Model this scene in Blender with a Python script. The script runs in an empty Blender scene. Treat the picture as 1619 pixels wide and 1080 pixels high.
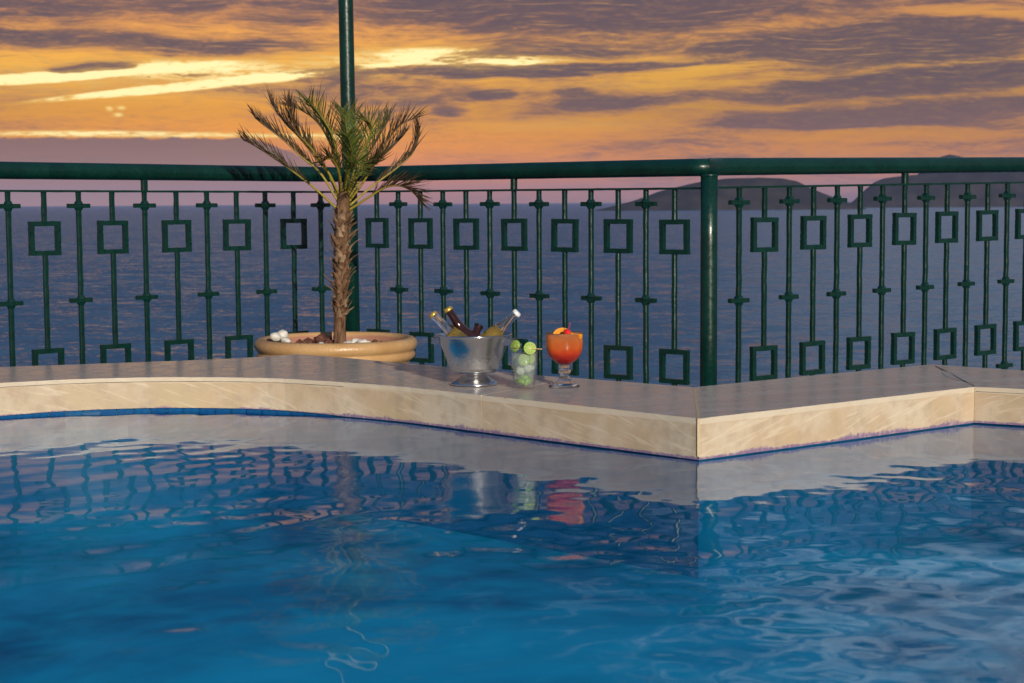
import bpy, bmesh, math, random
import numpy as np
from mathutils import Vector, Matrix, noise

random.seed(7)
scene = bpy.context.scene
R = math.radians
col = scene.collection

# ------------------------------------------------------------------ camera
CZ = 0.737                       # eye above the pool water (water z = 0)
pitch, roll = 0.0818747, 0.0060075
cam_d = bpy.data.cameras.new('camera')
cam = bpy.data.objects.new('camera', cam_d)
col.objects.link(cam)
Rv = Vector((1, 0, 0)); Fv = Vector((0, math.cos(pitch), -math.sin(pitch))); Uv = Vector((0, math.sin(pitch), math.cos(pitch)))
Rr = Rv * math.cos(roll) - Uv * math.sin(roll)
Ur = Rv * math.sin(roll) + Uv * math.cos(roll)
M = Matrix((Rr, Ur, -Fv)).transposed().to_4x4()
M.translation = (0, 0, CZ)
cam.matrix_world = M
cam_d.sensor_width = 36
cam_d.lens = 2700 / 1619 * 36
cam_d.clip_start = 0.05
cam_d.clip_end = 120000
cam_d.dof.use_dof = True
cam_d.dof.focus_distance = 6.6
cam_d.dof.aperture_fstop = 9
scene.camera = cam

# ------------------------------------------------------------------ world: dusk sky with banded sunset cloud
SUN_AZ, SUN_EL = R(17), R(15)     # key light: from behind the camera and a little to the right
SET_AZ = -9.0                     # the sun has gone down behind the cloud bank on the left
world = bpy.data.worlds.new('World')
scene.world = world
world.use_nodes = True
NT = world.node_tree
NT.nodes.clear()


class G:
    """tiny helper to write node graphs"""
    def __init__(s, nt): s.nt = nt
    def n(s, t, **kw):
        nd = s.nt.nodes.new(t)
        for k, v in kw.items(): setattr(nd, k, v)
        return nd
    def put(s, sock, v):
        if hasattr(v, 'node'): s.nt.links.new(v, sock)
        elif v is not None: sock.default_value = v
    def m(s, op, a, b=None, c=None, clamp=False):
        nd = s.n('ShaderNodeMath', operation=op, use_clamp=clamp)
        for i, v in enumerate((a, b, c)): s.put(nd.inputs[i], v)
        return nd.outputs[0]
    def vm(s, op, a, b=None, c=None):
        nd = s.n('ShaderNodeVectorMath', operation=op)
        s.put(nd.inputs[0], a); s.put(nd.inputs[1], b)
        if c is not None: s.put(nd.inputs[2], c)
        return nd.outputs['Value' if op in ('LENGTH', 'DOT_PRODUCT', 'DISTANCE') else 'Vector']
    def xyz(s, x, y, z=0.0):
        nd = s.n('ShaderNodeCombineXYZ')
        for i, v in enumerate((x, y, z)): s.put(nd.inputs[i], v)
        return nd.outputs[0]
    def sep(s, v):
        nd = s.n('ShaderNodeSeparateXYZ'); s.put(nd.inputs[0], v); return nd.outputs
    def noise(s, vec, scale, detail=4, rough=.55, dist=0, w=None):
        nd = s.n('ShaderNodeTexNoise')
        if w is not None:
            nd.noise_dimensions = '4D'; nd.inputs['W'].default_value = w
        s.put(nd.inputs['Vector'], vec); nd.inputs['Scale'].default_value = scale
        nd.inputs['Detail'].default_value = detail; nd.inputs['Roughness'].default_value = rough
        nd.inputs['Distortion'].default_value = dist
        return nd.outputs['Fac'], nd.outputs['Color']
    def mr(s, v, a, b, c=0., d=1., smooth=True):
        nd = s.n('ShaderNodeMapRange', interpolation_type='SMOOTHSTEP' if smooth else 'LINEAR')
        s.put(nd.inputs['Value'], v)
        for k, x in zip(('From Min', 'From Max', 'To Min', 'To Max'), (a, b, c, d)): s.put(nd.inputs[k], x)
        return nd.outputs[0]
    def mix(s, f, a, b, blend='MIX'):
        nd = s.n('ShaderNodeMix', data_type='RGBA', blend_type=blend)
        s.put(nd.inputs[0], f)
        for i, v in ((6, a), (7, b)):
            if isinstance(v, tuple) and len(v) == 3: v = (*v, 1)
            s.put(nd.inputs[i], v)
        return nd.outputs[2]
    def ramp(s, f, stops, interp='LINEAR'):
        nd = s.n('ShaderNodeValToRGB'); cr = nd.color_ramp; cr.interpolation = interp
        while len(cr.elements) < len(stops): cr.elements.new(.5)
        for e, (p, c) in zip(cr.elements, stops):
            e.position = p; e.color = (*c, 1) if len(c) == 3 else c
        s.put(nd.inputs[0], f)
        return nd.outputs[0]
    def mapping(s, vec, loc=(0, 0, 0), rot=(0, 0, 0), scale=(1, 1, 1), kind='POINT'):
        nd = s.n('ShaderNodeMapping', vector_type=kind)
        s.put(nd.inputs[0], vec); nd.inputs[1].default_value = loc; nd.inputs[2].default_value = rot; nd.inputs[3].default_value = scale
        return nd.outputs[0]


def build_sky():
    g = G(NT)
    tc = g.n('ShaderNodeTexCoord')
    d = g.sep(tc.outputs['Generated'])
    az = g.m('MULTIPLY', g.m('ARCTAN2', d[0], d[1]), 180 / math.pi)
    el = g.m('MULTIPLY', g.m('ARCSINE', d[2]), 180 / math.pi)
    # clouds lie in level layers, so they are squeezed towards the horizon
    ela = g.m('MAXIMUM', el, 0.0)
    ce = g.m('MULTIPLY', g.m('LOGARITHM', g.m('ADD', g.m('MULTIPLY', ela, .055), 1.0), math.e), 18.0)
    base = g.xyz(az, ce)
    sc_ = lambda v, k, o: g.vm('MULTIPLY_ADD', v, k, o)
    w1 = g.noise(sc_(base, (.22, .75, 1), (0, 0, 3)), 1.0, 2, .5)[1]
    warp = g.vm('MULTIPLY', g.vm('SUBTRACT', w1, (.5, .5, .5)), (2.4, .55, 0))
    P = g.vm('ADD', base, warp)
    f1 = g.noise(sc_(P, (.10, .62, 1), (0, 0, 12.3)), 1.0, 4, .58)[0]
    f2 = g.noise(sc_(P, (.30, 2.9, 1), (4, 1, 7.1)), 1.0, 5, .62)[0]
    f3 = g.noise(sc_(P, (1.7, 10.0, 1), (2, 3, 4.4)), 1.0, 5, .65)[0]

    def field(vec, blobs):
        tot = 0.0
        sheared = {}
        sp = g.sep(vec)
        for (a, e, w, h, s_, t) in blobs:
            k = math.tan(R(t))
            if t not in sheared:
                sheared[t] = vec if t == 0 else g.xyz(sp[0], g.m('SUBTRACT', sp[1], g.m('MULTIPLY', sp[0], k)))
            q = sc_(sheared[t], (1 / w, 1 / h, 0), (-a / w, -(e - k * a) / h, 0))
            v = g.m('MULTIPLY_ADD', g.vm('DOT_PRODUCT', q, q), -1.0, 1.0, clamp=True)
            tot = g.m('MULTIPLY_ADD', v, s_, tot)
        return tot
    L = lambda e: 18 * math.log(1 + .055 * max(e, 0))

    def bl(x, y, hw, hh, s_, t=0):      # a bank of cloud by bearing and height above the horizon
        a = math.degrees(math.atan((x - 809.5) / 2700)); e = (320 - y) / 47.1 * .97
        return (a, L(e), hw / 46.0, hh / 47.1 * .9, s_, t)
    dark = [bl(120, 4, 460, 38, .24), bl(420, 30, 260, 26, .06), bl(150, 105, 75, 9, .34, 2), bl(80, 66, 260, 20, .20),
            bl(360, 72, 240, 15, .16), bl(860, 12, 360, 34, .24), bl(1000, 60, 330, 26, .13, -2), bl(1400, 80, 330, 44, .40, 2),
            bl(930, 112, 260, 12, .34, 2), bl(740, 112, 110, 9, .22, 2), bl(1440, 140, 380, 20, .42, 3), bl(1400, 186, 330, 22, .42, 2),
            bl(985, 163, 190, 17, .27, 3), bl(712, 176, 38, 10, .34), bl(772, 151, 40, 8, .28), bl(905, 150, 60, 8, .24),
            bl(1150, 10, 380, 34, .16), bl(1330, 200, 260, 9, .2), bl(980, 232, 120, 10, .10), bl(1480, 20, 200, 16, -.12),
            bl(1600, 240, 260, 20, .16), bl(60, 40, 70, 12, -.15), bl(1120, 116, 160, 10, -.22, 3), bl(1560, 34, 170, 9, -.36, -3), bl(1300, 222, 300, 10, -.14),
            bl(250, 175, 330, 26, -.16), bl(240, 95, 420, 22, -.14), bl(300, 45, 300, 8, -.12), bl(620, 80, 220, 26, -.12), bl(800, 135, 180, 10, -.12), bl(850, 215, 240, 24, -.16)]
    bright = [bl(110, 120, 270, 9, 1.3, 4), bl(350, 131, 340, 7.5, 1.15, 5), bl(330, 108, 190, 18, .5), bl(240, 122, 440, 42, .40), bl(720, 95, 230, 34, .40), bl(725, 90, 130, 17, .9, -2), bl(770, 104, 120, 10, .5),
              bl(200, 211, 330, 7, .8), bl(520, 214, 120, 9, .35), bl(178, 172, 9, 6, .6), bl(198, 170, 12, 5, .55), bl(192, 181, 14, 5, .6), bl(560, 118, 60, 8, .3), bl(560, 88, 150, 20, .3),
              bl(860, 92, 100, 10, .35), bl(1080, 104, 120, 12, .3), bl(1450, 108, 200, 8, .3), bl(560, 212, 80, 10, .3), bl(880, 198, 220, 16, .25),
              bl(640, 155, 60, 12, .3), bl(1000, 135, 200, 14, .2)]
    cloud = g.m('ADD', g.m('ADD', g.m('MULTIPLY', f1, .80), g.m('MULTIPLY', f2, .62)), g.m('MULTIPLY', f3, .50))
    cloud = g.m('ADD', cloud, field(P, dark))
    # more cover higher up
    cloud = g.m('ADD', cloud, g.mr(el, 3.8, 6.6, 0, .05))
    # above the picture: open deep blue over the left, broken pale cloud over the right
    cloud = g.m('ADD', cloud, g.m('MULTIPLY', g.mr(el, 8, 11), g.mr(az, -8, 14, -.36, .05)))
    mask = g.mr(cloud, .93, 1.21)
    t = g.mr(el, 0, 40, 0, 1, smooth=False)
    s40 = lambda e: e / 40
    clear = g.ramp(t, [(0, (.40, .19, .145)), (s40(.8), (.50, .205, .12)), (s40(1.7), (.58, .23, .05)), (s40(3), (.42, .215, .030)), (s40(4.6), (.68, .345, .035)),
                       (s40(6.0), (.60, .25, .05)), (s40(7.2), (.26, .14, .115)), (s40(8.6), (.075, .070, .115)), (s40(11), (.010, .045, .115)), (s40(15), (.006, .043, .125)), (s40(24), (.030, .075, .17)), (1, (.045, .095, .21))])
    cl_c = g.ramp(t, [(0, (.27, .15, .14)), (s40(2), (.19, .112, .108)), (s40(4), (.108, .082, .104)), (s40(6.5), (.112, .086, .110)), (s40(8), (.085, .075, .10)),
                      (s40(10.5), (.10, .115, .16)), (s40(13), (.60, .67, .76)), (s40(19), (.66, .74, .84)), (s40(30), (.22, .29, .40)), (1, (.16, .22, .33))])
    sky = g.n('ShaderNodeTexSky', sky_type='NISHITA')
    sky.sun_disc = False; sky.sun_elevation = R(0.5); sky.sun_rotation = R(SET_AZ)
    sky.air_density = 1.0; sky.dust_density = 2.0; sky.ozone_density = 2.0
    nis = g.n('ShaderNodeVectorMath', operation='SCALE'); g.put(nis.inputs[0], sky.outputs[0]); g.put(nis.inputs['Scale'], g.mr(el, 6.5, 10, .05, .002))
    clear = g.mix(1.0, clear, nis.outputs[0], 'ADD')
    # looking away from the afterglow the low sky turns blue-mauve
    front = g.mr(g.m('COSINE', g.m('MULTIPLY', g.m('SUBTRACT', az, SET_AZ), math.pi / 180)), .05, .97)
    away = g.ramp(t, [(0, (.20, .165, .21)), (s40(6), (.15, .155, .225)), (s40(16), (.11, .15, .25)), (1, (.08, .14, .27))])
    clear = g.mix(front, away, clear)
    cl_c = g.mix(front, g.mix(g.mr(el, 0, 20), (.12, .115, .15), (.21, .25, .33)), cl_c)
    # thinner veils tinted rose-brown between the gold and the cloud
    veil = g.m('MULTIPLY', g.mr(cloud, .72, 1.02), g.m('MULTIPLY', g.mr(el, 7, 11, .72, 0), g.mr(el, .5, 3, .35, 1)))
    c = g.mix(veil, clear, g.mix(.75, clear, (.42, .185, .10)))
    c = g.mix(g.m('MULTIPLY', mask, .92), c, g.mix(g.m('MULTIPLY', g.mr(f3, .45, .75), .18), cl_c, clear))
    # fine drawn-out strands through both the gold and the cloud
    f4 = g.noise(sc_(P, (.55, 15.0, 1), (7, 5, 21.0)), 1.0, 4, .62)[0]
    hi = g.m('MULTIPLY', g.mr(el, 2.6, 4.6), g.mr(el, 7, 9, 1, 0))
    c = g.mix(g.m('MULTIPLY', g.m('MULTIPLY', g.mr(f4, .52, .70), hi), .42), c, cl_c)
    c = g.mix(g.m('MULTIPLY', g.m('MULTIPLY', g.mr(f4, .46, .30), hi), .40), c, g.mix(.35, clear, (.95, .50, .12)))
    # the bright slots above the hidden sun
    P2 = g.vm('ADD', base, g.vm('MULTIPLY', warp, (.5, .28, 0)))
    br = g.m('MULTIPLY', g.m('MULTIPLY', field(P2, bright), g.mr(f3, .25, .6, .45, 1.15)), g.mr(mask, .1, .9, 1, .25))
    c = g.mix(g.m('MULTIPLY', g.mr(br, .0, .85), .95), c, g.mix(g.mr(br, .25, 1.05), (.95, .54, .08), (1.25, 1.05, .50)))
    # the far low bank on the left
    bn = g.noise(g.xyz(g.m('MULTIPLY', az, 1.5), 3.0), 1.0, 4, .6)[0]
    top = g.m('ADD', g.m('ADD', 1.98, g.m('MULTIPLY', bn, .34)), g.mr(az, -9, -5.0, 0, -1.2))
    bank = g.m('MULTIPLY', g.mr(g.m('SUBTRACT', top, el), -.02, .07), g.mr(az, -7.4, -5.2, 1, 0))
    bank = g.m('MULTIPLY', bank, g.mr(az, -60, -30, 0, 1))
    c = g.mix(g.m('MULTIPLY', bank, .93), c, g.ramp(g.mr(el, 0, 2.3, 0, 1, smooth=False), [(0, (.46, .24, .19)), (.45, (.33, .19, .16)), (.8, (.26, .155, .14)), (1, (.225, .135, .125))]))
    c = g.mix(g.mr(el, -.15, -1.5), c, (.05, .055, .08))
    bg1 = g.n('ShaderNodeBackground'); g.put(bg1.inputs[0], c); bg1.inputs[1].default_value = 1.0
    out = g.n('ShaderNodeOutputWorld'); g.put(out.inputs[0], bg1.outputs[0])


build_sky()

# ------------------------------------------------------------------ the one key light
sl = bpy.data.lights.new('sun', 'SUN')
sl.energy = 4.8
sl.angle = R(.6)
sl.color = (1.0, .89, .73)
sun = bpy.data.objects.new('sun', sl)
col.objects.link(sun)
ld = Vector((-math.sin(SUN_AZ) * math.cos(SUN_EL), math.cos(SUN_AZ) * math.cos(SUN_EL), -math.sin(SUN_EL)))
sun.rotation_euler = ld.to_track_quat('-Z', 'Y').to_euler()

vs = scene.view_settings
vs.view_transform = 'Standard'; vs.look = 'None'; vs.exposure = 0.0; vs.gamma = 1.0; vs.use_curve_mapping = False
scene.cycles.use_denoising = True
scene.cycles.max_bounces = 12
scene.cycles.transmission_bounces = 10
scene.cycles.transparent_max_bounces = 12
scene.cycles.sample_clamp_indirect = 4.0
scene.cycles.blur_glossy = 0.3
world.cycles.sampling_method = 'NONE'


# ------------------------------------------------------------------ materials
def mat(name, base, rough=.5, spec=.5, metal=0., trans=0., ior=1.45, coat=0., fn=None, sss=0., sheen=0.):
    m = bpy.data.materials.new(name)
    m.use_nodes = True
    b = m.node_tree.nodes['Principled BSDF']
    b.inputs['Base Color'].default_value = (*base, 1)
    b.inputs['Roughness'].default_value = rough
    b.inputs['Specular IOR Level'].default_value = spec
    b.inputs['Metallic'].default_value = metal
    b.inputs['Transmission Weight'].default_value = trans
    b.inputs['IOR'].default_value = ior
    b.inputs['Coat Weight'].default_value = coat
    if sss:
        b.inputs['Subsurface Weight'].default_value = sss
        b.inputs['Subsurface Radius'].default_value = (.02, .012, .006)
        b.inputs['Subsurface Scale'].default_value = .5
    if fn: fn(G(m.node_tree), b)
    return m


def bump(g, b, h, strength=.3, dist=.01):
    nd = g.n('ShaderNodeBump'); nd.inputs['Strength'].default_value = strength; nd.inputs['Distance'].default_value = dist
    g.put(nd.inputs['Height'], h); g.put(b.inputs['Normal'], nd.outputs[0])
    return nd


def f_paint(g, b):
    oc = g.n('ShaderNodeTexCoord').outputs['Object']
    a = g.noise(oc, 9, 4)[0]
    fine = g.noise(oc, 260, 2)[0]
    med = g.noise(oc, 45, 3)[0]
    rust = g.mr(g.noise(oc, 22, 5, .7, w=3.)[0], .68, .76)
    c = g.mix(g.mr(a, .35, .7), (.0006, .018, .0145), (.0011, .026, .020))
    g.put(b.inputs['Base Color'], g.mix(g.m('MULTIPLY', rust, .35), c, (.035, .025, .012)))
    g.put(b.inputs['Roughness'], g.mr(med, .3, .7, .24, .40))
    bump(g, b, g.m('ADD', g.m('MULTIPLY', fine, .35), med), .32, .0022)


M_PAINT = mat('green_gloss_paint', (.004, .05, .033), .22, .5, fn=f_paint)


def f_stone(g, b):
    uv = g.n('ShaderNodeTexCoord').outputs['UV']
    oc = g.n('ShaderNodeTexCoord').outputs['Object']
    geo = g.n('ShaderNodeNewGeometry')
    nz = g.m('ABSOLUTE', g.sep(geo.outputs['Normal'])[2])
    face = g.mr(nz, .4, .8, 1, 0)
    z = g.sep(oc)[2]
    big = g.noise(oc, 3.2, 6, .6)[0]
    med = g.noise(oc, 17, 6, .62)[0]
    fine = g.noise(oc, 120, 4, .6)[0]
    # saw marks run slantwise across the cut face, sedimentary veins along the top
    st1 = g.noise(g.mapping(uv, rot=(0, 0, R(13)), scale=(1 / 4.0, 1 / 60, 1), kind='TEXTURE'), 1.0, 3, .5, .8)[0]
    st2 = g.noise(g.mapping(uv, rot=(0, 0, R(21)), scale=(1 / 4.5, 1 / 85, 1), kind='TEXTURE'), 1.0, 2, .5, 1.2, w=4.)[0]
    vein = g.noise(g.mapping(oc, rot=(0, 0, R(24)), scale=(1 / 1.3, 1 / 6.5, .33), kind='TEXTURE'), 1.0, 6, .65, 1.2)[0]
    c = g.mix(g.mr(big, .32, .68), (.48, .41, .315), (.39, .27, .165))
    c = g.mix(g.m('MULTIPLY', g.mr(med, .42, .72), .6), c, (.31, .24, .165))
    scr = g.m('MAXIMUM', g.mr(st1, .56, .68), g.mr(st2, .60, .70))
    c = g.mix(g.m('MULTIPLY', g.m('MULTIPLY', scr, face), .42), c, (.58, .50, .39))
    c = g.mix(g.m('MULTIPLY', g.mr(big, .52, .66), .35), c, (.42, .39, .24))
    # sky light put into the top's colour as a greyer beige, with pale veins
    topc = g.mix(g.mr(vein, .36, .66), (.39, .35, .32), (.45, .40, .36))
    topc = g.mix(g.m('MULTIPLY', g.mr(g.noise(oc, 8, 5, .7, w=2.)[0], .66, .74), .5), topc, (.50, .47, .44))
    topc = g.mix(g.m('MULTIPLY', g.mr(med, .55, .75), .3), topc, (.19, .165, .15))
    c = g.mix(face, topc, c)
    # pale arris under the top edge
    arris = g.m('MULTIPLY', g.mr(g.m('ADD', z, g.m('MULTIPLY', g.m('SUBTRACT', big, .5), .03)), .102, .106), face)
    c = g.mix(g.m('MULTIPLY', arris, .6), c, (.52, .46, .37))
    line = g.m('MULTIPLY', g.mr(g.m('ABSOLUTE', g.m('SUBTRACT', g.m('ADD', z, g.m('MULTIPLY', g.m('SUBTRACT', g.noise(oc, 2.5, 3)[0], .5), .02)), .103)), 0, .0022, 1, 0), g.mr(big, .4, .55))
    c = g.mix(g.m('MULTIPLY', g.m('MULTIPLY', line, face), .5), c, (.36, .20, .09))
    # violet mineral stain creeping up from the waterline
    stn = g.noise(g.mapping(oc, scale=(75, 75, 60)), 1.0, 5, .75)[0]
    blotch = g.noise(oc, 6, 4, .6)[0]
    up = g.mr(z, .008, g.m('ADD', .017, g.m('MULTIPLY', g.mr(blotch, .46, .72), .030)), 1, 0)
    sf = g.m('MULTIPLY', g.mr(g.m('ADD', g.m('MULTIPLY', up, .55), g.m('MULTIPLY', stn, 1.0)), .80, 1.08), g.m('MULTIPLY', face, g.mr(up, 0, .12)))
    c = g.mix(g.m('MULTIPLY', sf, .8), c, (.12, .065, .20))
    # pits
    pit = g.m('MULTIPLY', g.mr(g.noise(oc, 26, 3, .5, .0, w=9.)[0], .74, .78), 1.)
    c = g.mix(g.m('MULTIPLY', pit, .75), c, (.12, .09, .06))
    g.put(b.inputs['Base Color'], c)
    g.put(b.inputs['Roughness'], g.m('ADD', g.m('MULTIPLY', face, .30), g.mr(g.m('ADD', med, g.m('MULTIPLY', vein, .5)), .5, 1.0, .15, .31)))
    h = g.m('ADD', g.m('ADD', g.m('MULTIPLY', fine, .25), g.m('MULTIPLY', med, .8)), g.m('MULTIPLY', g.m('MULTIPLY', scr, face), .3))
    h = g.m('SUBTRACT', h, g.m('MULTIPLY', pit, .8))
    h = g.m('MULTIPLY', h, g.mr(face, 0, 1, .22, 1))
    bump(g, b, h, .26, .003)


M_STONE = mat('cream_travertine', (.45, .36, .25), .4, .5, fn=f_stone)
M_GROUT = mat('pale_grout', (.46, .36, .22), .8, .2, fn=lambda g, b: bump(g, b, g.noise(g.n('ShaderNodeTexCoord').outputs['Object'], 90, 4)[0], .5, .004))


def f_tile(g, b):
    oc = g.n('ShaderNodeTexCoord').outputs['Object']
    a = g.noise(oc, 14, 3)[0]
    oi = g.n('ShaderNodeObjectInfo')
    c = g.mix(g.mr(a, .3, .7), (.003, .045, .14), (.008, .11, .27))
    g.put(b.inputs['Base Color'], g.mix(g.m('MULTIPLY', oi.outputs['Random'], .5), c, (.004, .045, .16)))


M_TILE = mat('blue_glazed_tile', (.01, .12, .3), .12, .5, fn=f_tile)


def f_pool(g, b):
    oc = g.n('ShaderNodeTexCoord').outputs['Object']
    a = g.noise(oc, 1.1, 4, .6, .6)[0]
    f = g.noise(oc, 5.5, 3)[0]
    c = g.mix(g.mr(a, .34, .66), (.001, .075, .185), (.0015, .11, .24))
    g.put(b.inputs['Base Color'], g.mix(g.m('MULTIPLY', g.mr(f, .45, .7), .3), c, (.003, .135, .27)))


def f_floor(g, b):
    oc = g.n('ShaderNodeTexCoord').outputs['Object']
    a = g.noise(oc, .55, 5, .62, .8)[0]
    f = g.noise(oc, 4.5, 3, .5, .5)[0]
    c = g.mix(g.mr(a, .34, .66), (.001, .080, .20), (.002, .38, .63))
    g.put(b.inputs['Base Color'], g.mix(g.m('MULTIPLY', g.mr(f, .45, .7), .35), c, (.003, .45, .68)))


M_FLOOR = mat('blue_pool_plaster', (.01, .3, .6), .6, .3, fn=f_floor)
M_POOL = mat('blue_pool_mosaic', (.01, .2, .5), .35, .4, fn=f_pool)


M_WATER = mat('pool_water', (.75, .93, 1.0), 0.0, .5, ior=1.33)


def rebuild_water():
    g = G(M_WATER.node_tree)
    out = [n for n in g.nt.nodes if n.type == 'OUTPUT_MATERIAL'][0]
    g.nt.nodes.remove(g.nt.nodes['Principled BSDF'])
    oc = g.n('ShaderNodeTexCoord').outputs['Object']
    a = g.noise(g.mapping(oc, scale=(5, 9, 1)), 1.0, 3, .5, .4)[0]
    bp = g.n('ShaderNodeBump'); bp.inputs['Strength'].default_value = .10; bp.inputs['Distance'].default_value = .006
    g.put(bp.inputs['Height'], a)
    fr = g.n('ShaderNodeFresnel'); g.put(fr.inputs['Normal'], bp.outputs[0])
    g.put(fr.inputs['IOR'], g.mr(g.n('ShaderNodeNewGeometry').outputs['Backfacing'], 0, 1, 1.33, 1 / 1.33, smooth=False))   # same loss both ways
    gl = g.n('ShaderNodeBsdfGlossy'); gl.inputs['Roughness'].default_value = .035; g.put(gl.inputs['Normal'], bp.outputs[0])
    gl.inputs['Color'].default_value = (1, 1, 1, 1)
    tr = g.n('ShaderNodeBsdfTransparent'); tr.inputs['Color'].default_value = (.6, .95, 1.0, 1)
    mx = g.n('ShaderNodeMixShader')
    g.put(mx.inputs[0], fr.outputs[0]); g.put(mx.inputs[1], tr.outputs[0]); g.put(mx.inputs[2], gl.outputs[0])
    g.put(out.inputs[0], mx.outputs[0])


rebuild_water()


def f_sea(g, b):
    oc = g.n('ShaderNodeTexCoord').outputs['Object']
    w0 = g.noise(g.mapping(oc, scale=(.03, .05, 1)), 1.0, 3, .5)[0]
    # facet slopes taken straight from the wave noise, so they do not flatten with distance
    s1 = g.noise(g.mapping(oc, scale=(.16, .30, 1)), 1.0, 5, .6, .3)[1]
    s2 = g.noise(g.mapping(oc, scale=(.9, 1.6, 1)), 1.0, 3, .6)[1]
    sl = g.vm('ADD', g.vm('MULTIPLY', g.vm('SUBTRACT', s1, (.5, .5, .5)), (.45, .78, 0)), g.vm('MULTIPLY', g.vm('SUBTRACT', s2, (.5, .5, .5)), (.38, .62, 0)))
    gust = g.mr(w0, .3, .7, .75, 1.25)
    sc = g.n('ShaderNodeVectorMath', operation='SCALE'); g.put(sc.inputs[0], sl); g.put(sc.inputs['Scale'], gust)
    g.put(b.inputs['Normal'], g.vm('NORMALIZE', g.vm('ADD', sc.outputs[0], (0, -.135, 1))))
    g.put(b.inputs['Base Color'], g.mix(g.mr(w0, .35, .65), (.046, .092, .168), (.054, .108, .192)))


M_SEA = mat('evening_sea', (.02, .03, .05), .16, .5, ior=1.33, fn=f_sea)


def f_island(g, b):
    oc = g.n('ShaderNodeTexCoord').outputs['Object']
    a = g.noise(oc, .012, 6, .65)[0]
    g.put(b.inputs['Base Color'], g.mix(g.mr(a, .35, .68), (.016, .017, .016), (.04, .034, .028)))


M_ISLAND = mat('dark_scrub_rock', (.03, .027, .025), .95, .1, fn=f_island)


def f_conc(g, b):
    oc = g.n('ShaderNodeTexCoord').outputs['Object']
    a = g.noise(oc, 4, 6, .65)[0]
    g.put(b.inputs['Base Color'], g.mix(a, (.20, .17, .14), (.32, .28, .24)))
    bump(g, b, a, .3, .01)


M_CONC = mat('terrace_concrete', (.26, .23, .2), .8, .3, fn=f_conc)


def f_pot(g, b):
    oc = g.n('ShaderNodeTexCoord').outputs['Object']
    a = g.noise(oc, 6, 5, .6)[0]
    fz = g.noise(oc, 70, 4, .6)[0]
    dirt = g.mr(g.noise(oc, 13, 5, .7, w=5.)[0], .58, .74)
    c = g.mix(g.mr(a, .3, .7), (.46, .29, .135), (.39, .225, .095))
    c = g.mix(g.m('MULTIPLY', dirt, .45), c, (.20, .12, .07))
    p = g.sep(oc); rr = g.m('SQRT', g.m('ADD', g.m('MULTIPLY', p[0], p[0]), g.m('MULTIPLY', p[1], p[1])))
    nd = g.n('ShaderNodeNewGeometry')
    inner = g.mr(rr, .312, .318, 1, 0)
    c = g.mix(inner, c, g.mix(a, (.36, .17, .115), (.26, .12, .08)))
    g.put(b.inputs['Base Color'], c)
    g.put(b.inputs['Roughness'], g.m('ADD', g.mr(fz, .3, .7, .22, .42), g.m('MULTIPLY', inner, .4)))
    bump(g, b, g.m('ADD', fz, a), .4, .006)


M_POT = mat('ochre_glazed_clay', (.46, .27, .1), .3, .5, fn=f_pot)


def f_rocky(c1, c2, sc=40):
    def f(g, b):
        oc = g.n('ShaderNodeTexCoord').outputs['Object']
        a = g.noise(oc, sc, 5, .65)[0]
        g.put(b.inputs['Base Color'], g.mix(g.mr(a, .3, .7), c1, c2))
        bump(g, b, a, .6, .006)
    return f


M_SOIL = mat('dark_soil', (.05, .03, .02), .95, .1, fn=f_rocky((.03, .018, .012), (.085, .05, .035), 30))
M_LAVA = mat('red_lava_rock', (.1, .04, .03), .95, .1, fn=f_rocky((.06, .024, .018), (.15, .07, .05), 45))
M_WSTONE = mat('white_pebble', (.7, .68, .63), .6, .3, fn=f_rocky((.46, .44, .40), (.64, .62, .58), 22))


def f_bark(g, b):
    oc = g.n('ShaderNodeTexCoord').outputs['Object']
    oi = g.n('ShaderNodeObjectInfo').outputs['Random']
    a = g.noise(g.mapping(oc, scale=(70, 70, 14)), 1.0, 5, .7)[0]
    a2 = g.noise(oc, 30, 4)[0]
    c = g.mix(g.mr(a, .32, .66), (.040, .018, .010), (.19, .108, .062))
    c = g.mix(g.m('MULTIPLY', g.mr(a2, .45, .7), .6), c, (.055, .028, .016))
    g.put(b.inputs['Base Color'], g.mix(g.m('MULTIPLY', g.mr(oi, .45, 1.), .45), c, (.40, .29, .19)))
    bump(g, b, a, .8, .006)


M_BARK = mat('palm_bark', (.2, .12, .07), .85, .2, fn=f_bark)


def f_leaf(g, b):
    at = g.n('ShaderNodeVertexColor'); at.layer_name = 'leaf_col'
    g.put(b.inputs['Base Color'], at.outputs[0])
    tr = g.n('ShaderNodeBsdfTranslucent'); g.put(tr.inputs[0], at.outputs[0])
    mx = g.n('ShaderNodeMixShader'); mx.inputs[0].default_value = .10
    out = [n for n in g.nt.nodes if n.type == 'OUTPUT_MATERIAL'][0]
    g.put(mx.inputs[1], b.outputs[0]); g.put(mx.inputs[2], tr.outputs[0]); g.put(out.inputs[0], mx.outputs[0])


M_LEAF = mat('palm_leaflet', (.07, .1, .02), .5, .35, fn=f_leaf)


def f_stalk(g, b):
    at = g.n('ShaderNodeVertexColor'); at.layer_name = 'leaf_col'
    g.put(b.inputs['Base Color'], at.outputs[0])


M_STALK = mat('palm_stalk', (.3, .25, .05), .4, .4, fn=f_stalk)


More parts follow.
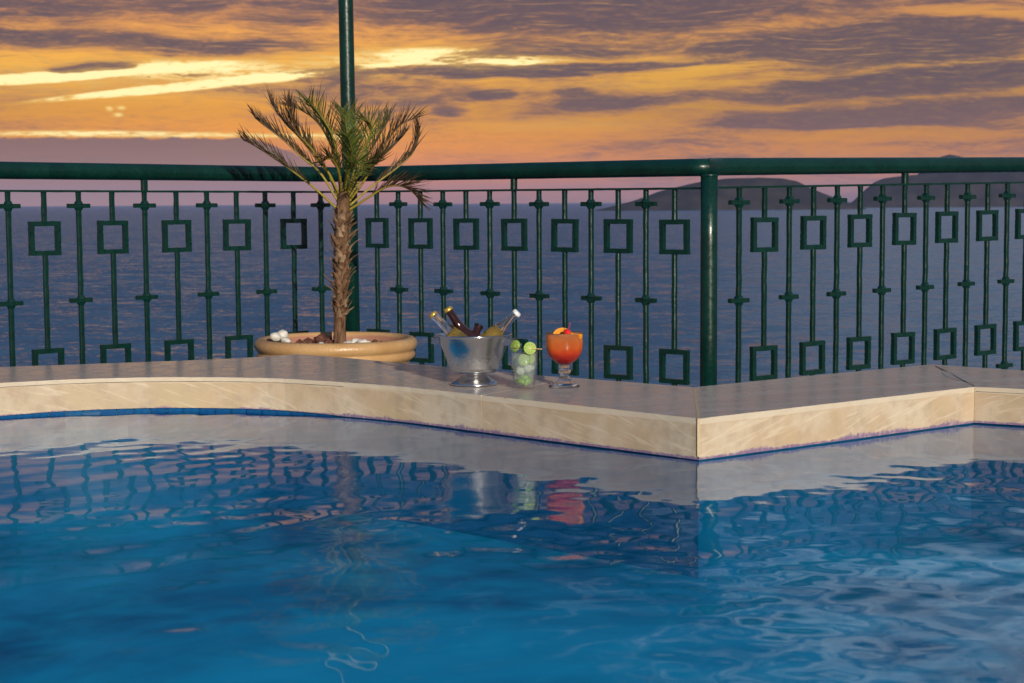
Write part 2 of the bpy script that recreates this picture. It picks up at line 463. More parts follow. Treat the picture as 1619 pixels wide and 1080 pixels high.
def f_steel(g, b):
    oc = g.n('ShaderNodeTexCoord').outputs['Object']
    p = g.sep(oc)
    a = g.noise(g.mapping(oc, scale=(1, 1, 8)), 20, 4)[0]
    dew = g.noise(oc, 420, 2, .6)[0]
    low = g.m('MULTIPLY', g.mr(p[2], .050, .062), g.mr(p[2], .075, .125, 1, 0))
    frost = g.m('MULTIPLY', low, g.mr(g.noise(oc, 30, 5, .7, w=6.)[0], .30, .80))
    g.put(b.inputs['Roughness'], g.m('ADD', g.mr(a, .3, .7, .17, .24), g.m('MULTIPLY', frost, .30)))
    bump(g, b, g.m('ADD', g.m('MULTIPLY', g.m('MULTIPLY', dew, frost), 1.0), g.m('MULTIPLY', a, .06)), .35, .002)


M_STEEL = mat('brushed_steel', (.64, .64, .65), .15, .5, metal=1., fn=f_steel)
M_GLASS = mat('clear_glass', (1, 1, 1), 0.0, .5, trans=1., ior=1.45)


def thin_glass():
    m = mat('thin_tumbler_glass', (1, 1, 1), 0.0)
    g = G(m.node_tree)
    g.nt.nodes.remove(g.nt.nodes['Principled BSDF'])
    out = [n for n in g.nt.nodes if n.type == 'OUTPUT_MATERIAL'][0]
    fr = g.n('ShaderNodeFresnel')
    g.put(fr.inputs['IOR'], g.mr(g.n('ShaderNodeNewGeometry').outputs['Backfacing'], 0, 1, 1.55, 1 / 1.55, smooth=False))
    gl = g.n('ShaderNodeBsdfGlossy'); gl.inputs['Roughness'].default_value = .05
    tr = g.n('ShaderNodeBsdfTransparent'); tr.inputs['Color'].default_value = (.97, .98, .98, 1)
    mx = g.n('ShaderNodeMixShader'); g.put(mx.inputs[0], fr.outputs[0]); g.put(mx.inputs[1], tr.outputs[0]); g.put(mx.inputs[2], gl.outputs[0])
    g.put(out.inputs[0], mx.outputs[0])
    return m


M_THIN = thin_glass()
M_BROWN = mat('brown_bottle_glass', (.022, .005, .003), .06, .5, ior=1.5, coat=.6)
M_BEER = mat('amber_beer', (1.0, .74, .16), .02, .5, trans=.78, ior=1.33)
M_GOLD = mat('gold_crown_cap', (.72, .47, .10), .3, .5, metal=.7)
M_WCAP = mat('silver_white_cap', (.72, .73, .75), .3, .5, metal=.2)
M_DCAP = mat('dark_crown_cap', (.012, .012, .016), .3, .5)


def f_sunrise(g, b):
    p = g.sep(g.n('ShaderNodeTexCoord').outputs['Object'])
    n_ = g.noise(g.n('ShaderNodeTexCoord').outputs['Object'], 40, 3)[0]
    zz = g.m('ADD', p[2], g.m('MULTIPLY', g.m('SUBTRACT', n_, .5), .012))
    g.put(b.inputs['Base Color'], g.ramp(g.mr(zz, .08, .18, 0, 1, smooth=False),
          [(0, (.36, .008, .006)), (.22, (.50, .018, .006)), (.36, (.74, .085, .008)), (.52, (.84, .20, .025)), (.78, (.82, .27, .06)), (1, (.80, .33, .12))]))


M_SUNRISE = mat('orange_red_juice', (.8, .2, .03), .12, .5, fn=f_sunrise, sss=.3)
M_MOJITO = mat('pale_iced_soda', (.58, .62, .56), .15, .5)


def cloudy(m, f):
    g = G(m.node_tree); b = g.nt.nodes['Principled BSDF']
    out = [n for n in g.nt.nodes if n.type == 'OUTPUT_MATERIAL'][0]
    tr = g.n('ShaderNodeBsdfTransparent'); tr.inputs['Color'].default_value = (.93, .98, .93, 1)
    mx = g.n('ShaderNodeMixShader'); mx.inputs[0].default_value = f
    g.put(mx.inputs[1], tr.outputs[0]); g.put(mx.inputs[2], b.outputs[0]); g.put(out.inputs[0], mx.outputs[0])


cloudy(M_MOJITO, .26)
M_ICE = mat('ice', (.80, .83, .83), .25, .5, trans=.55, ior=1.2)
M_LIMEPEEL = mat('lime_peel', (.16, .34, .02), .35, .5)
M_LIMEFLESH = mat('lime_flesh', (.20, .32, .04), .65, .25)
M_CUKE = mat('cucumber_flesh', (.27, .37, .12), .65, .25)
M_CUKEPEEL = mat('cucumber_peel', (.07, .18, .02), .35, .5)
M_MINT = mat('mint_leaf', (.02, .10, .015), .5, .4)
M_WOOD = mat('bamboo_pick', (.55, .34, .12), .6, .3)
M_ORANGE = mat('orange_flesh', (.60, .22, .008), .65, .25)
M_ORPEEL = mat('orange_peel', (.62, .25, .010), .6, .25)
M_PITH = mat('citrus_pith', (.46, .50, .22), .7, .2)
M_CHERRY = mat('red_cherry', (.60, .005, .012), .1, .6, coat=.5)
M_STEM = mat('red_cherry_stem', (.5, .02, .05), .4, .4)


# ------------------------------------------------------------------ mesh helpers
def mesh_obj(name, verts, faces, material, parent=None, smooth=False, loc=None):
    me = bpy.data.meshes.new(name)
    me.from_pydata([tuple(v) for v in verts], [], faces)
    me.materials.append(material)
    if smooth: me.polygons.foreach_set('use_smooth', [True] * len(me.polygons))
    me.update()
    o = bpy.data.objects.new(name, me)
    col.objects.link(o)
    if parent: o.parent = parent
    if loc: o.location = loc
    return o


def bm_obj(name, bm, material, parent=None, smooth=False, loc=None):
    me = bpy.data.meshes.new(name)
    bmesh.ops.recalc_face_normals(bm, faces=bm.faces)
    bm.to_mesh(me); bm.free()
    me.materials.append(material)
    if smooth: me.polygons.foreach_set('use_smooth', [True] * len(me.polygons))
    o = bpy.data.objects.new(name, me)
    col.objects.link(o)
    if parent: o.parent = parent
    if loc: o.location = loc
    return o


def link_obj(name, me, parent=None, loc=(0, 0, 0), rot=(0, 0, 0), scale=(1, 1, 1)):
    o = bpy.data.objects.new(name, me)
    col.objects.link(o)
    if parent: o.parent = parent
    o.location = loc; o.rotation_euler = rot; o.scale = scale
    return o


def empty(name, loc=(0, 0, 0), rot=(0, 0, 0)):
    o = bpy.data.objects.new(name, None)
    o.empty_display_size = .05
    col.objects.link(o); o.location = loc; o.rotation_euler = rot
    return o


def tag(o, label=None, cat=None, group=None, kind=None):
    if label: o['label'] = label
    if cat: o['category'] = cat
    if group: o['group'] = group
    if kind: o['kind'] = kind
    return o


def lathe_data(prof, seg=32, wob=0.0):
    V, Fc = [], []
    n = len(prof)
    for i in range(seg):
        a = 2 * math.pi * i / seg
        for j, (r, z) in enumerate(prof):
            k = 1 + (wob * noise.noise(Vector((math.cos(a) * 2, math.sin(a) * 2, z * 9))) if wob else 0)
            V.append((r * math.cos(a) * k, r * math.sin(a) * k, z))
    for i in range(seg):
        for j in range(n - 1):
            a, b = i * n + j, ((i + 1) % seg) * n + j
            Fc.append((a, b, b + 1, a + 1))
    if prof[0][0] < 1e-6 or prof[-1][0] < 1e-6:
        pass
    return V, Fc


def lathe(name, prof, material, parent=None, seg=32, smooth=True, loc=None, wob=0.0):
    V, Fc = lathe_data(prof, seg, wob)
    o = mesh_obj(name, V, Fc, material, parent, smooth, loc)
    bm = bmesh.new(); bm.from_mesh(o.data)
    bmesh.ops.remove_doubles(bm, verts=bm.verts, dist=1e-5)
    bmesh.ops.recalc_face_normals(bm, faces=bm.faces)
    bm.to_mesh(o.data); bm.free()
    if smooth: o.data.polygons.foreach_set('use_smooth', [True] * len(o.data.polygons))
    return o


def tube_data(pts, rads, seg=8, cap=True):
    V, Fc = [], []
    pts = [Vector(p) for p in pts]
    up = None
    for i, p in enumerate(pts):
        t = (pts[min(i + 1, len(pts) - 1)] - pts[max(i - 1, 0)]).normalized()
        if up is None:
            up = Vector((0, 0, 1)) if abs(t.z) < .9 else Vector((1, 0, 0))
        s = t.cross(up).normalized(); up = s.cross(t).normalized()
        r = rads[i] if hasattr(rads, '__len__') else rads
        for k in range(seg):
            a = 2 * math.pi * k / seg
            V.append(p + (s * math.cos(a) + up * math.sin(a)) * r)
    for i in range(len(pts) - 1):
        for k in range(seg):
            a, b = i * seg + k, i * seg + (k + 1) % seg
            Fc.append((a, b, b + seg, a + seg))
    if cap:
        Fc.append(tuple(range(seg - 1, -1, -1)))
        Fc.append(tuple((len(pts) - 1) * seg + k for k in range(seg)))
    return V, Fc


def tube(name, pts, rads, material, parent=None, seg=8, smooth=True):
    V, Fc = tube_data(pts, rads, seg)
    return mesh_obj(name, V, Fc, material, parent, smooth)


def bm_box(bm, cx, cy, cz, sx, sy, sz):
    r = bmesh.ops.create_cube(bm, size=1)
    bmesh.ops.scale(bm, vec=(sx, sy, sz), verts=r['verts'])
    bmesh.ops.translate(bm, vec=(cx, cy, cz), verts=r['verts'])
    return r['verts']


# ------------------------------------------------------------------ the pool, its coping and the terrace
FRONT = [(-3.0, 4.75), (-2.6, 5.2), (-2.2, 5.57), (-1.95, 5.75), (-1.771, 5.873), (-1.58, 5.978), (-1.369, 6.031), (-1.146, 6.04), (-0.916, 6.004), (-0.799, 5.965),
         (-0.563, 5.821), (-0.337, 5.655), (-0.227, 5.542), (-0.101, 5.410), (0.029, 5.284), (0.218, 5.098), (0.392, 4.930), (0.526, 4.79),
         (1.515, 5.566), (1.654, 5.486), (2.2, 5.17), (3.0, 4.71)]
BACK = [(-3.2, 5.9), (-2.6, 6.2), (-1.944, 6.454), (-1.722, 6.523), (-1.5, 6.602), (-1.334, 6.657), (-1.101, 6.754), (-0.874, 6.92), (-0.679, 6.774), (-0.457, 6.546),
        (-0.261, 6.372), (-0.045, 6.154), (0.125, 5.992), (0.228, 5.92), (0.368, 5.803), (0.488, 5.70), (0.599, 5.605),
        (0.816, 5.775), (1.068, 5.972), (1.249, 6.105), (1.567, 6.341), (1.688, 6.222), (1.833, 6.086), (2.4, 5.62), (3.2, 5.0)]
COP_Z, COP_B = .122, .013


def interp_x(poly, x):
    for (x0, y0), (x1, y1) in zip(poly, poly[1:]):
        if x0 <= x <= x1: return y0 + (y1 - y0) * (x - x0) / (x1 - x0)
    return poly[0][1] if x < poly[0][0] else poly[-1][1]


def resample(poly, step):
    out = [poly[0]]
    for (a, b) in zip(poly, poly[1:]):
        n = max(1, int(math.hypot(b[0] - a[0], b[1] - a[1]) / step))
        for k in range(1, n + 1):
            out.append((a[0] + (b[0] - a[0]) * k / n, a[1] + (b[1] - a[1]) * k / n))
    return out


def clip_poly(poly, xa, xb):
    return [(xa, interp_x(poly, xa))] + [p for p in poly if xa + 1e-4 < p[0] < xb - 1e-4] + [(xb, interp_x(poly, xb))]


def smooth_poly(poly, keep, it=2):
    p = list(poly)
    for _ in range(it):
        q = list(p)
        for i in range(1, len(p) - 1):
            if any(abs(p[i][0] - k) < 1e-3 for k in keep): continue
            q[i] = (p[i][0] * .5 + (p[i - 1][0] + p[i + 1][0]) * .25, p[i][1] * .5 + (p[i - 1][1] + p[i + 1][1]) * .25)
        p = q
    return p


def slab(name, fr, bk, z0, z1, material, parent, bev=.006, uvs=True):
    fr = resample(fr, .03); bk = resample(bk, .12)
    bm = bmesh.new()
    ring = []
    for (x, y) in fr:
        j = .0016 * noise.noise(Vector((x * 9, y * 9, 1)))
        ring.append(bm.verts.new((x + j, y + j, z1 + .0008 * noise.noise(Vector((x * 11, y * 11, 5))))))
    for (x, y) in reversed(bk):
        ring.append(bm.verts.new((x, y, z1)))
    f = bm.faces.new(ring)
    ex = bmesh.ops.extrude_face_region(bm, geom=[f])
    vs_ = [v for v in ex['geom'] if isinstance(v, bmesh.types.BMVert)]
    for v in vs_: v.co.z = z0
    bm.edges.ensure_lookup_table()
    top = [e for e in bm.edges if all(abs(v.co.z - z1) < .003 for v in e.verts)]
    nf = len(fr)
    fs = set(ring[:nf])
    es = [e for e in top if e.verts[0] in fs and e.verts[1] in fs]
    if bev: bmesh.ops.bevel(bm, geom=es, offset=bev, segments=2, profile=.55, affect='EDGES')
    bmesh.ops.triangulate(bm, faces=[f_ for f_ in bm.faces if len(f_.verts) > 4])
    bmesh.ops.recalc_face_normals(bm, faces=bm.faces)
    uv = bm.loops.layers.uv.new('UVMap')
    for f_ in bm.faces:
        side = abs(f_.normal.z) < .6
        sg = -1.0 if f_.calc_center_median().x < .52 else 1.0
        for l in f_.loops:
            c = l.vert.co
            l[uv].uv = (c.x * 1.3, c.z * sg) if side else (c.x, c.y)
    return bm_obj(name, bm, material, parent)


FRONT_S = smooth_poly(resample(FRONT, .06), (.526, 1.515), 3)
coping = empty('pool_coping', (0, 0, 0))
tag(coping, 'cream travertine coping slabs zigzagging along the edge of the pool', 'pool coping', kind='structure')
GAP = .0009
cuts = [(-3.0, -3.2, -.5795, -.30), (-.5795, -.30, -.098, .215), (-.098, .215, .526, .599), (.526, .599, 1.515, 1.567), (1.515, 1.567, 3.0, 3.2)]
for i, (fa, ba, fb, bb) in enumerate(cuts):
    fr = clip_poly(FRONT_S, fa + (GAP if i else 0), fb - (GAP if i < 4 else 0))
    bk = clip_poly(BACK, ba + (GAP if i else 0), bb - (GAP if i < 4 else 0))
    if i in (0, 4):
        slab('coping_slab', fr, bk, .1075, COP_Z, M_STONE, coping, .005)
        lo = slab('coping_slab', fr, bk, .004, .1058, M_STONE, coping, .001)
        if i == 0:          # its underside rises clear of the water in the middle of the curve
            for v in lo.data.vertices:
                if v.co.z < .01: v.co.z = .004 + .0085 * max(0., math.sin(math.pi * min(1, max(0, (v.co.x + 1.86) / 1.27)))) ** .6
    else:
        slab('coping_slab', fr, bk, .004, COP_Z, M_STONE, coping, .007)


def strip(name, a, b, z0, z1, w, parent, material):
    a = Vector((*a, 0)); b = Vector((*b, 0)); d = (b - a).normalized(); n = Vector((-d.y, d.x, 0)) * w / 2
    V = [(*(p + s * n).xy, z) for z in (z0, z1) for p, s in ((a, -1), (a, 1), (b, 1), (b, -1))]
    return mesh_obj(name, V, [(0, 1, 2, 3), (4, 5, 6, 7), (0, 1, 5, 4), (1, 2, 6, 5), (2, 3, 7, 6), (3, 0, 4, 7)], material, parent)


# mortar in the joints
for (fx, bx, w, lift) in ((-.5795, -.30, .0016, -.003), (-.098, .215, .0016, -.003), (.526, .599, .0075, .0006), (1.515, 1.567, .006, -.0008)):
    fy, by = interp_x(FRONT_S, fx), interp_x(BACK, bx)
    d = Vector((bx - fx, by - fy)).normalized()
    o_ = .0012 if w > .006 else -.0008
    strip('joint_mortar', (fx - d.x * o_, fy - d.y * o_), (bx - d.x * .02, by - d.y * .02), COP_B + .001, COP_Z + lift, w, coping, M_GROUT)

# old repair at the inner corner: a smear of pale mortar and the crack through it
M_PATCH = mat('pale_mortar', (.36, .32, .295), .55, .4, fn=lambda g, b: bump(g, b, g.noise(g.n('ShaderNodeTexCoord').outputs['Object'], 60, 4)[0], .4, .004))
M_CRACK = mat('dirty_crack', (.035, .03, .026), .9, .1)
pp = [(1.524, 6.033), (1.541, 6.060), (1.554, 6.012), (1.577, 5.974), (1.595, 5.918), (1.597, 5.829), (1.592, 5.743), (1.568, 5.721), (1.534, 5.69), (1.518, 5.748), (1.508, 5.834), (1.509, 5.923)]
cen = (sum(p[0] for p in pp) / len(pp), sum(p[1] for p in pp) / len(pp))
V = [(x, y, COP_Z + .0006) for x, y in pp] + [(cen[0] + (x - cen[0]) * .82, cen[1] + (y - cen[1]) * .82, COP_Z + .0014) for x, y in pp]
n_ = len(pp)
mesh_obj('mortar_patch', V, [(i, (i + 1) % n_, n_ + (i + 1) % n_, n_ + i) for i in range(n_)] + [tuple(range(n_, 2 * n_))], M_PATCH, coping, True)
V, Fc = [], []
for i, (x, y) in enumerate([(1.560, 6.264), (1.552, 6.126), (1.553, 6.031), (1.538, 5.904), (1.527, 5.771), (1.527, 5.663), (1.518, 5.575)]):
    w = .0016 + .0012 * math.sin(i * 2.1)
    V += [(x - w, y, COP_Z + .0019), (x + w, y, COP_Z + .0019)]
    if i: Fc.append((2 * i - 2, 2 * i - 1, 2 * i + 1, 2 * i))
mesh_obj('crack', V, Fc, M_CRACK, coping)

# pool shell
pool = empty('swimming_pool', (0, 0, 0))
tag(pool, 'raised swimming pool shell lined in deep blue mosaic', 'pool', kind='structure')
PD = -1.15


def offs(poly, d):
    out = []
    for i, p in enumerate(poly):
        a = Vector(poly[max(i - 1, 0)]); b = Vector(poly[min(i + 1, len(poly) - 1)])
        t = (b - a).normalized(); n = Vector((-t.y, t.x))
        out.append((p[0] + n.x * d, p[1] + n.y * d))
    return out


wall_f = offs(FRONT_S, .016)
slab('pool_wall', wall_f, offs(BACK, -.03), PD - .2, .0035, M_POOL, pool, 0)
FLOOR = -.34
V = [(-3.6, -7, FLOOR), (3.6, -7, FLOOR), (3.6, 7, FLOOR), (-3.6, 7, FLOOR)]
mesh_obj('pool_floor', V, [(0, 1, 2, 3)], M_FLOOR, pool)
for sx in (-1, 1):
    bm = bmesh.new(); bm_box(bm, sx * 3.15, -1.1, -.55, .3, 11.9, 1.3)
    bm_obj('pool_wall', bm, M_POOL, pool)
bm = bmesh.new(); bm_box(bm, 0, -7.1, -.55, 6.6, .3, 1.3); bm_obj('pool_wall', bm, M_POOL, pool)
# waterline tiles under the overhang of the curved slab
bm = bmesh.new(); bm_box(bm, 0, 0, 0, .056, .006, .062); bmesh.ops.bevel(bm, geom=bm.edges[:], offset=.0012, segments=1)
tile_me = bpy.data.meshes.new('waterline_tile'); bm.to_mesh(tile_me); bm.free(); tile_me.materials.append(M_TILE)
tl = offs(FRONT_S, .0135)
acc, last = 0, None
for a, b in zip(tl, tl[1:]):
    L_ = math.hypot(b[0] - a[0], b[1] - a[1])
    while acc < L_:
        x = a[0] + (b[0] - a[0]) * acc / L_; y = a[1] + (b[1] - a[1]) * acc / L_
        if -1.95 < x < -.62:
            link_obj('waterline_tile', tile_me, pool, (x, y, -.0205 + random.uniform(-.001, .001)), (0, 0, math.atan2(b[1] - a[1], b[0] - a[0])))
        acc += .0585
    acc -= L_

# water: a real rippled surface
rng = np.random.default_rng(11)


def waves(X, Y):
    Z = np.zeros_like(X)
    gust = np.zeros_like(X)
    for k in range(7):
        a = rng.uniform(0, 2 * np.pi); w = rng.uniform(.7, 1.9)
        gust += np.sin((X * np.cos(a) + Y * np.sin(a) * 1.3) * 2 * np.pi / w + rng.uniform(0, 6.3))
    gust = 1 / (1 + np.exp(-gust * .9))
    for k in range(58):
        if k < 22:      # slanting ripples
            lam = rng.uniform(.12, .36); a = rng.choice([-1, 1]) * rng.normal(.62, .25) + (np.pi if rng.random() < .5 else 0); s = .0044
        elif k < 50:    # fine chop
            lam = rng.uniform(.055, .13); a = rng.uniform(0, 2 * np.pi); s = .0040 * (.25 + 1.1 * gust ** 1.5)
        else:           # slow swell across the view
            lam = rng.uniform(.5, 1.1); a = rng.normal(np.pi / 2, .6); s = .0024
        amp = s * lam / (2 * np.pi)
        ph = rng.uniform(0, 6.3)
        bend = .8 * np.sin(X * rng.uniform(.8, 2.8) + ph) + .8 * np.sin(Y * rng.uniform(.8, 2.8) + 2 * ph)
        Z += amp * (.6 + .6 * gust) * np.sin((X * np.cos(a) + Y * np.sin(a)) * 2 * np.pi / lam + ph + bend)
    near = np.clip((5.6 - Y) / 2.2, 0, 1)
    return Z * (.40 + .95 * near ** 1.3)


nx, ny = 480, 440
xs = np.linspace(-2.7, 2.7, nx)
yf = np.array([interp_x(FRONT_S, x) for x in xs]) + .014
t_ = np.linspace(0, 1, ny)
Y = 1.3 + (yf[:, None] - 1.3) * t_[None, :]
X = np.repeat(xs[:, None], ny, 1)
Z = waves(X, Y)
Z *= np.clip((Y - 1.3) / .2, 0, 1)
Z *= np.clip((2.7 - np.abs(X)) / .2, 0, 1)
V = np.stack([X, Y, Z], -1).reshape(-1, 3)
idx = np.arange(nx * ny).reshape(nx, ny)
Q = np.stack([idx[:-1, :-1], idx[1:, :-1], idx[1:, 1:], idx[:-1, 1:]], -1).reshape(-1, 4)
# calm remainder of the pool towards and behind the viewer
base_n = len(V)
extra = [(-3, -6.96, 0), (3, -6.96, 0), (3, 1.3, 0), (2.7, 1.3, 0), (-2.7, 1.3, 0), (-3, 1.3, 0), (-3, 4.75, 0), (-2.7, float(yf[0]), 0), (2.7, float(yf[-1]), 0), (3, 4.71, 0)]
verts = V.tolist() + extra
faces = Q.tolist() + [[base_n + i for i in (0, 1, 2, 3, 4, 5)], [base_n + i for i in (5, 4, 7, 6)], [base_n + i for i in (3, 2, 9, 8)]]
water = mesh_obj('pool_water', verts, faces, M_WATER, smooth=True)
tag(water, 'rippled blue pool water mirroring railing and coping', 'water', kind='structure')

# terrace behind the coping, and the building face below it
K1 = Vector((-.8215, 8.7426)); K2 = Vector((.8356, 7.2414))
dA = Vector((math.cos(.785472), math.sin(.785472))); dC = Vector((math.cos(.652266), math.sin(.652266)))
dB = (K2 - K1).normalized(); LB = (K2 - K1).length
DECK = -.25
outer = [K1 - dA * 3.4 + Vector((-.16, .16)), K1 + Vector((0, .24)), K2 + Vector((.02, .22)), K2 + dC * 3.2 + Vector((-.12, .18)), K2 + dC * 3.2 + Vector((.6, -1.5))]
inner = [(p[0], p[1] - .06) for p in reversed(BACK)]
poly = [(p.x, p.y) for p in outer] + inner
bm = bmesh.new()
f = bm.faces.new([bm.verts.new((x, y, DECK)) for x, y in poly])
ex = bmesh.ops.extrude_face_region(bm, geom=[f])
for v in ex['geom']:
    if isinstance(v, bmesh.types.BMVert): v.co.z = -26
bmesh.ops.triangulate(bm, faces=[q for q in bm.faces if len(q.verts) > 4])
ter = bm_obj('terrace', bm, M_CONC)
tag(ter, 'narrow concrete terrace strip between pool coping and railing', 'terrace', kind='structure')

# sea and islands
SEA = CZ - 24.5
HAZE = 3.2e-5
S_ = 20000
sea = mesh_obj('sea', [(-S_, 20, SEA), (S_, 20, SEA), (S_, S_, SEA), (-S_, S_, SEA)], [(0, 1, 2, 3)], M_SEA)
tag(sea, 'calm blue grey evening sea reaching the horizon', 'sea', kind='structure')


def island(name, prof, D, depth, label, seed):
    x0, x1 = prof[0][0], prof[-1][0]
    nx_, ny_ = 110, 26
    V, Fc = [], []
    px = np.array([p[0] for p in prof], float); pz = np.array([p[1] for p in prof], float) + 24.5
    for i in range(nx_):
        x = x0 + (x1 - x0) * i / (nx_ - 1)
        h = float(np.interp(x, px, pz))
        for j in range(ny_):
            v = -1 + 2 * j / (ny_ - 1)
            sh = max(0, 1 - abs(v) ** 1.6)
            nz_ = noise.fractal(Vector((x * .011 + seed, v * 4, seed)), 1.0, 2.0, 5)
            y = D + depth * (1 + v) * (.35 + .65 * min(1, h / 60)) * .5 + 14 * noise.noise(Vector((x * .03, v * 3, seed + 4)))
            z = h * sh * (1 + .22 * nz_ * (1 - sh)) + 1.2 * nz_ * sh
            V.append((x * (1 + (y - D) / D * .9), y, SEA - .6 + max(0, z)))
    for i in range(nx_ - 1):
        for j in range(ny_ - 1):
            a = i * ny_ + j
            Fc.append((a, a + ny_, a + ny_ + 1, a + 1))
    o = mesh_obj(name, V, Fc, M_ISLAND, smooth=True)
    tag(o, label, 'island', 'islands on the horizon', kind='structure')
    return o


island('island', [(204, -24), (251, -13), (297, -1), (359, 22), (421, 38), (468, 49), (530, 55), (607, 57), (669, 55), (703, 48), (747, 26), (778, 12), (825, -6), (875, -24)], 4200, 330, 'low rounded dark island behind the corner post of the railing', 1.3)
island('island', [(972, -25), (1000, -5), (1037, 30), (1064, 53), (1092, 65), (1165, 74), (1275, 79), (1495, 85), (1737, 51), (2015, 22), (2200, -24)], 5000, 500, 'long dark island filling the right end of the horizon', 5.1)
island('island', [(1224, -24), (1353, 58), (1405, 112), (1432, 137), (1458, 152), (1489, 160), (1521, 153), (1565, 143), (1629, 138), (1682, 133), (1800, 118), (1951, 81), (2124, -24)], 5800, 700, 'distant peak just showing above the handrail at far right', 9.4)

# sea air between here and the islands
bm = bmesh.new()
hv = bm_box(bm, 0, 10000 - 200, (SEA - 1 + 178) / 2, 2 * S_ + 900, 20900, 178 - (SEA - 1))
haze_m = bpy.data.materials.new('sea_haze'); haze_m.use_nodes = True
_g = G(haze_m.node_tree)
_g.nt.nodes.remove(_g.nt.nodes['Principled BSDF'])
pv = _g.n('ShaderNodeVolumePrincipled'); pv.inputs['Color'].default_value = (.46, .55, 1.0, 1); pv.inputs['Density'].default_value = HAZE
_g.put([n for n in _g.nt.nodes if n.type == 'OUTPUT_MATERIAL'][0].inputs['Volume'], pv.outputs[0])
hz = bm_obj('haze', bm, haze_m)
tag(hz, 'thin mauve evening haze over the sea', 'haze', kind='stuff')

# ------------------------------------------------------------------ the green railing
H_C = [-.0126, -.4346, -.8566]
H_F = [(-.0804, -.2304), (-.6410, -.7907)]
Z_TOP, Z_BOT = CZ + .052, CZ - .921


def rough_bar(segs, w, seed, ch=.0032):
    """hand forged square bar: chamfered section swept over vertical runs"""
    V, Fc = [], []
    h = w / 2
    sec = [(-h + ch, -h), (h - ch, -h), (h, -h + ch), (h, h - ch), (h - ch, h), (-h + ch, h), (-h, h - ch), (-h, -h + ch)]
    for (z0, z1) in segs:
        n = max(2, int((z1 - z0) / .03))
        b0 = len(V)
        for i in range(n + 1):
            z = z0 + (z1 - z0) * i / n
            jx = .0015 * noise.noise(Vector((seed, z * 14, 0))); jy = .0015 * noise.noise(Vector((seed + 9, z * 14, 4)))
            k = 1 + .09 * noise.noise(Vector((seed + 3, z * 22, 8)))
            for (x, y) in sec: V.append((x * k + jx, y * k + jy, z))
        for i in range(n):
            for q in range(8):
                a, b = b0 + i * 8 + q, b0 + i * 8 + (q + 1) % 8
                Fc.append((a, b, b + 8, a + 8))
        Fc.append(tuple(b0 + q for q in range(7, -1, -1))); Fc.append(tuple(b0 + n * 8 + q for q in range(8)))
    return V, Fc


def make_me(name, V, Fc, m):
    me = bpy.data.meshes.new(name); me.from_pydata([tuple(v) for v in V], [], Fc); me.materials.append(m); me.update(); return me


W = .0205
cross_me, frame_me = [], []
for s_ in range(4):
    V, Fc = rough_bar([(Z_BOT, Z_TOP)], W, s_ * 3.1)
    cross_me.append(make_me('baluster', V, Fc, M_PAINT))
    segs = [(CZ + H_F[0][0] - .004, Z_TOP), (CZ + H_F[1][0] - .004, CZ + H_F[0][1] + .004), (Z_BOT, CZ + H_F[1][1] + .004)]
    V, Fc = rough_bar(segs, W, 20 + s_ * 3.1)
    frame_me.append(make_me('baluster', V, Fc, M_PAINT))


def jitter(bm, a, seed):
    for v in bm.verts:
        v.co += Vector([a * noise.noise(v.co * 45 + Vector((seed, k * 7, 0))) for k in range(3)])


sq_me, cp_me = [], []
for s_ in range(3):
    bm = bmesh.new()
    w = .021
    for sx in (-1, 1): bm_box(bm, sx * (.075 - w / 2), 0, 0, w, w, .15 - 2 * w + .001)
    for sz in (-1, 1): bm_box(bm, 0, 0, sz * (.075 - w / 2), .151, w + .0012, w)
    bmesh.ops.subdivide_edges(bm, edges=[e for e in bm.edges if e.calc_length() > .06], cuts=3)
    bmesh.ops.bevel(bm, geom=[e for e in bm.edges if len(e.link_faces) == 2 and e.calc_face_angle(0) > 1], offset=.003, segments=1)
    jitter(bm, .0013, s_ * 5)
    me = bpy.data.meshes.new('square_frame'); bm.to_mesh(me); bm.free(); me.materials.append(M_PAINT); sq_me.append(me)
    bm = bmesh.new()
    bm_box(bm, 0, 0, 0, .108, .022, .0195)
    bmesh.ops.bevel(bm, geom=bm.edges[:], offset=.0035, segments=1)
    for sz in (-1, 1):
        r = bmesh.ops.create_cone(bm, cap_ends=True, segments=8, radius1=.0225, radius2=.0145, depth=.015)
        if sz < 0: bmesh.ops.rotate(bm, verts=r['verts'], cent=(0, 0, 0), matrix=Matrix.Rotation(math.pi, 3, 'X'))
        bmesh.ops.translate(bm, verts=r['verts'], vec=(0, 0, sz * .0135))
    jitter(bm, .0010, s_ * 5 + 2)
    me = bpy.data.meshes.new('crosspiece'); bm.to_mesh(me); bm.free(); me.materials.append(M_PAINT); cp_me.append(me)


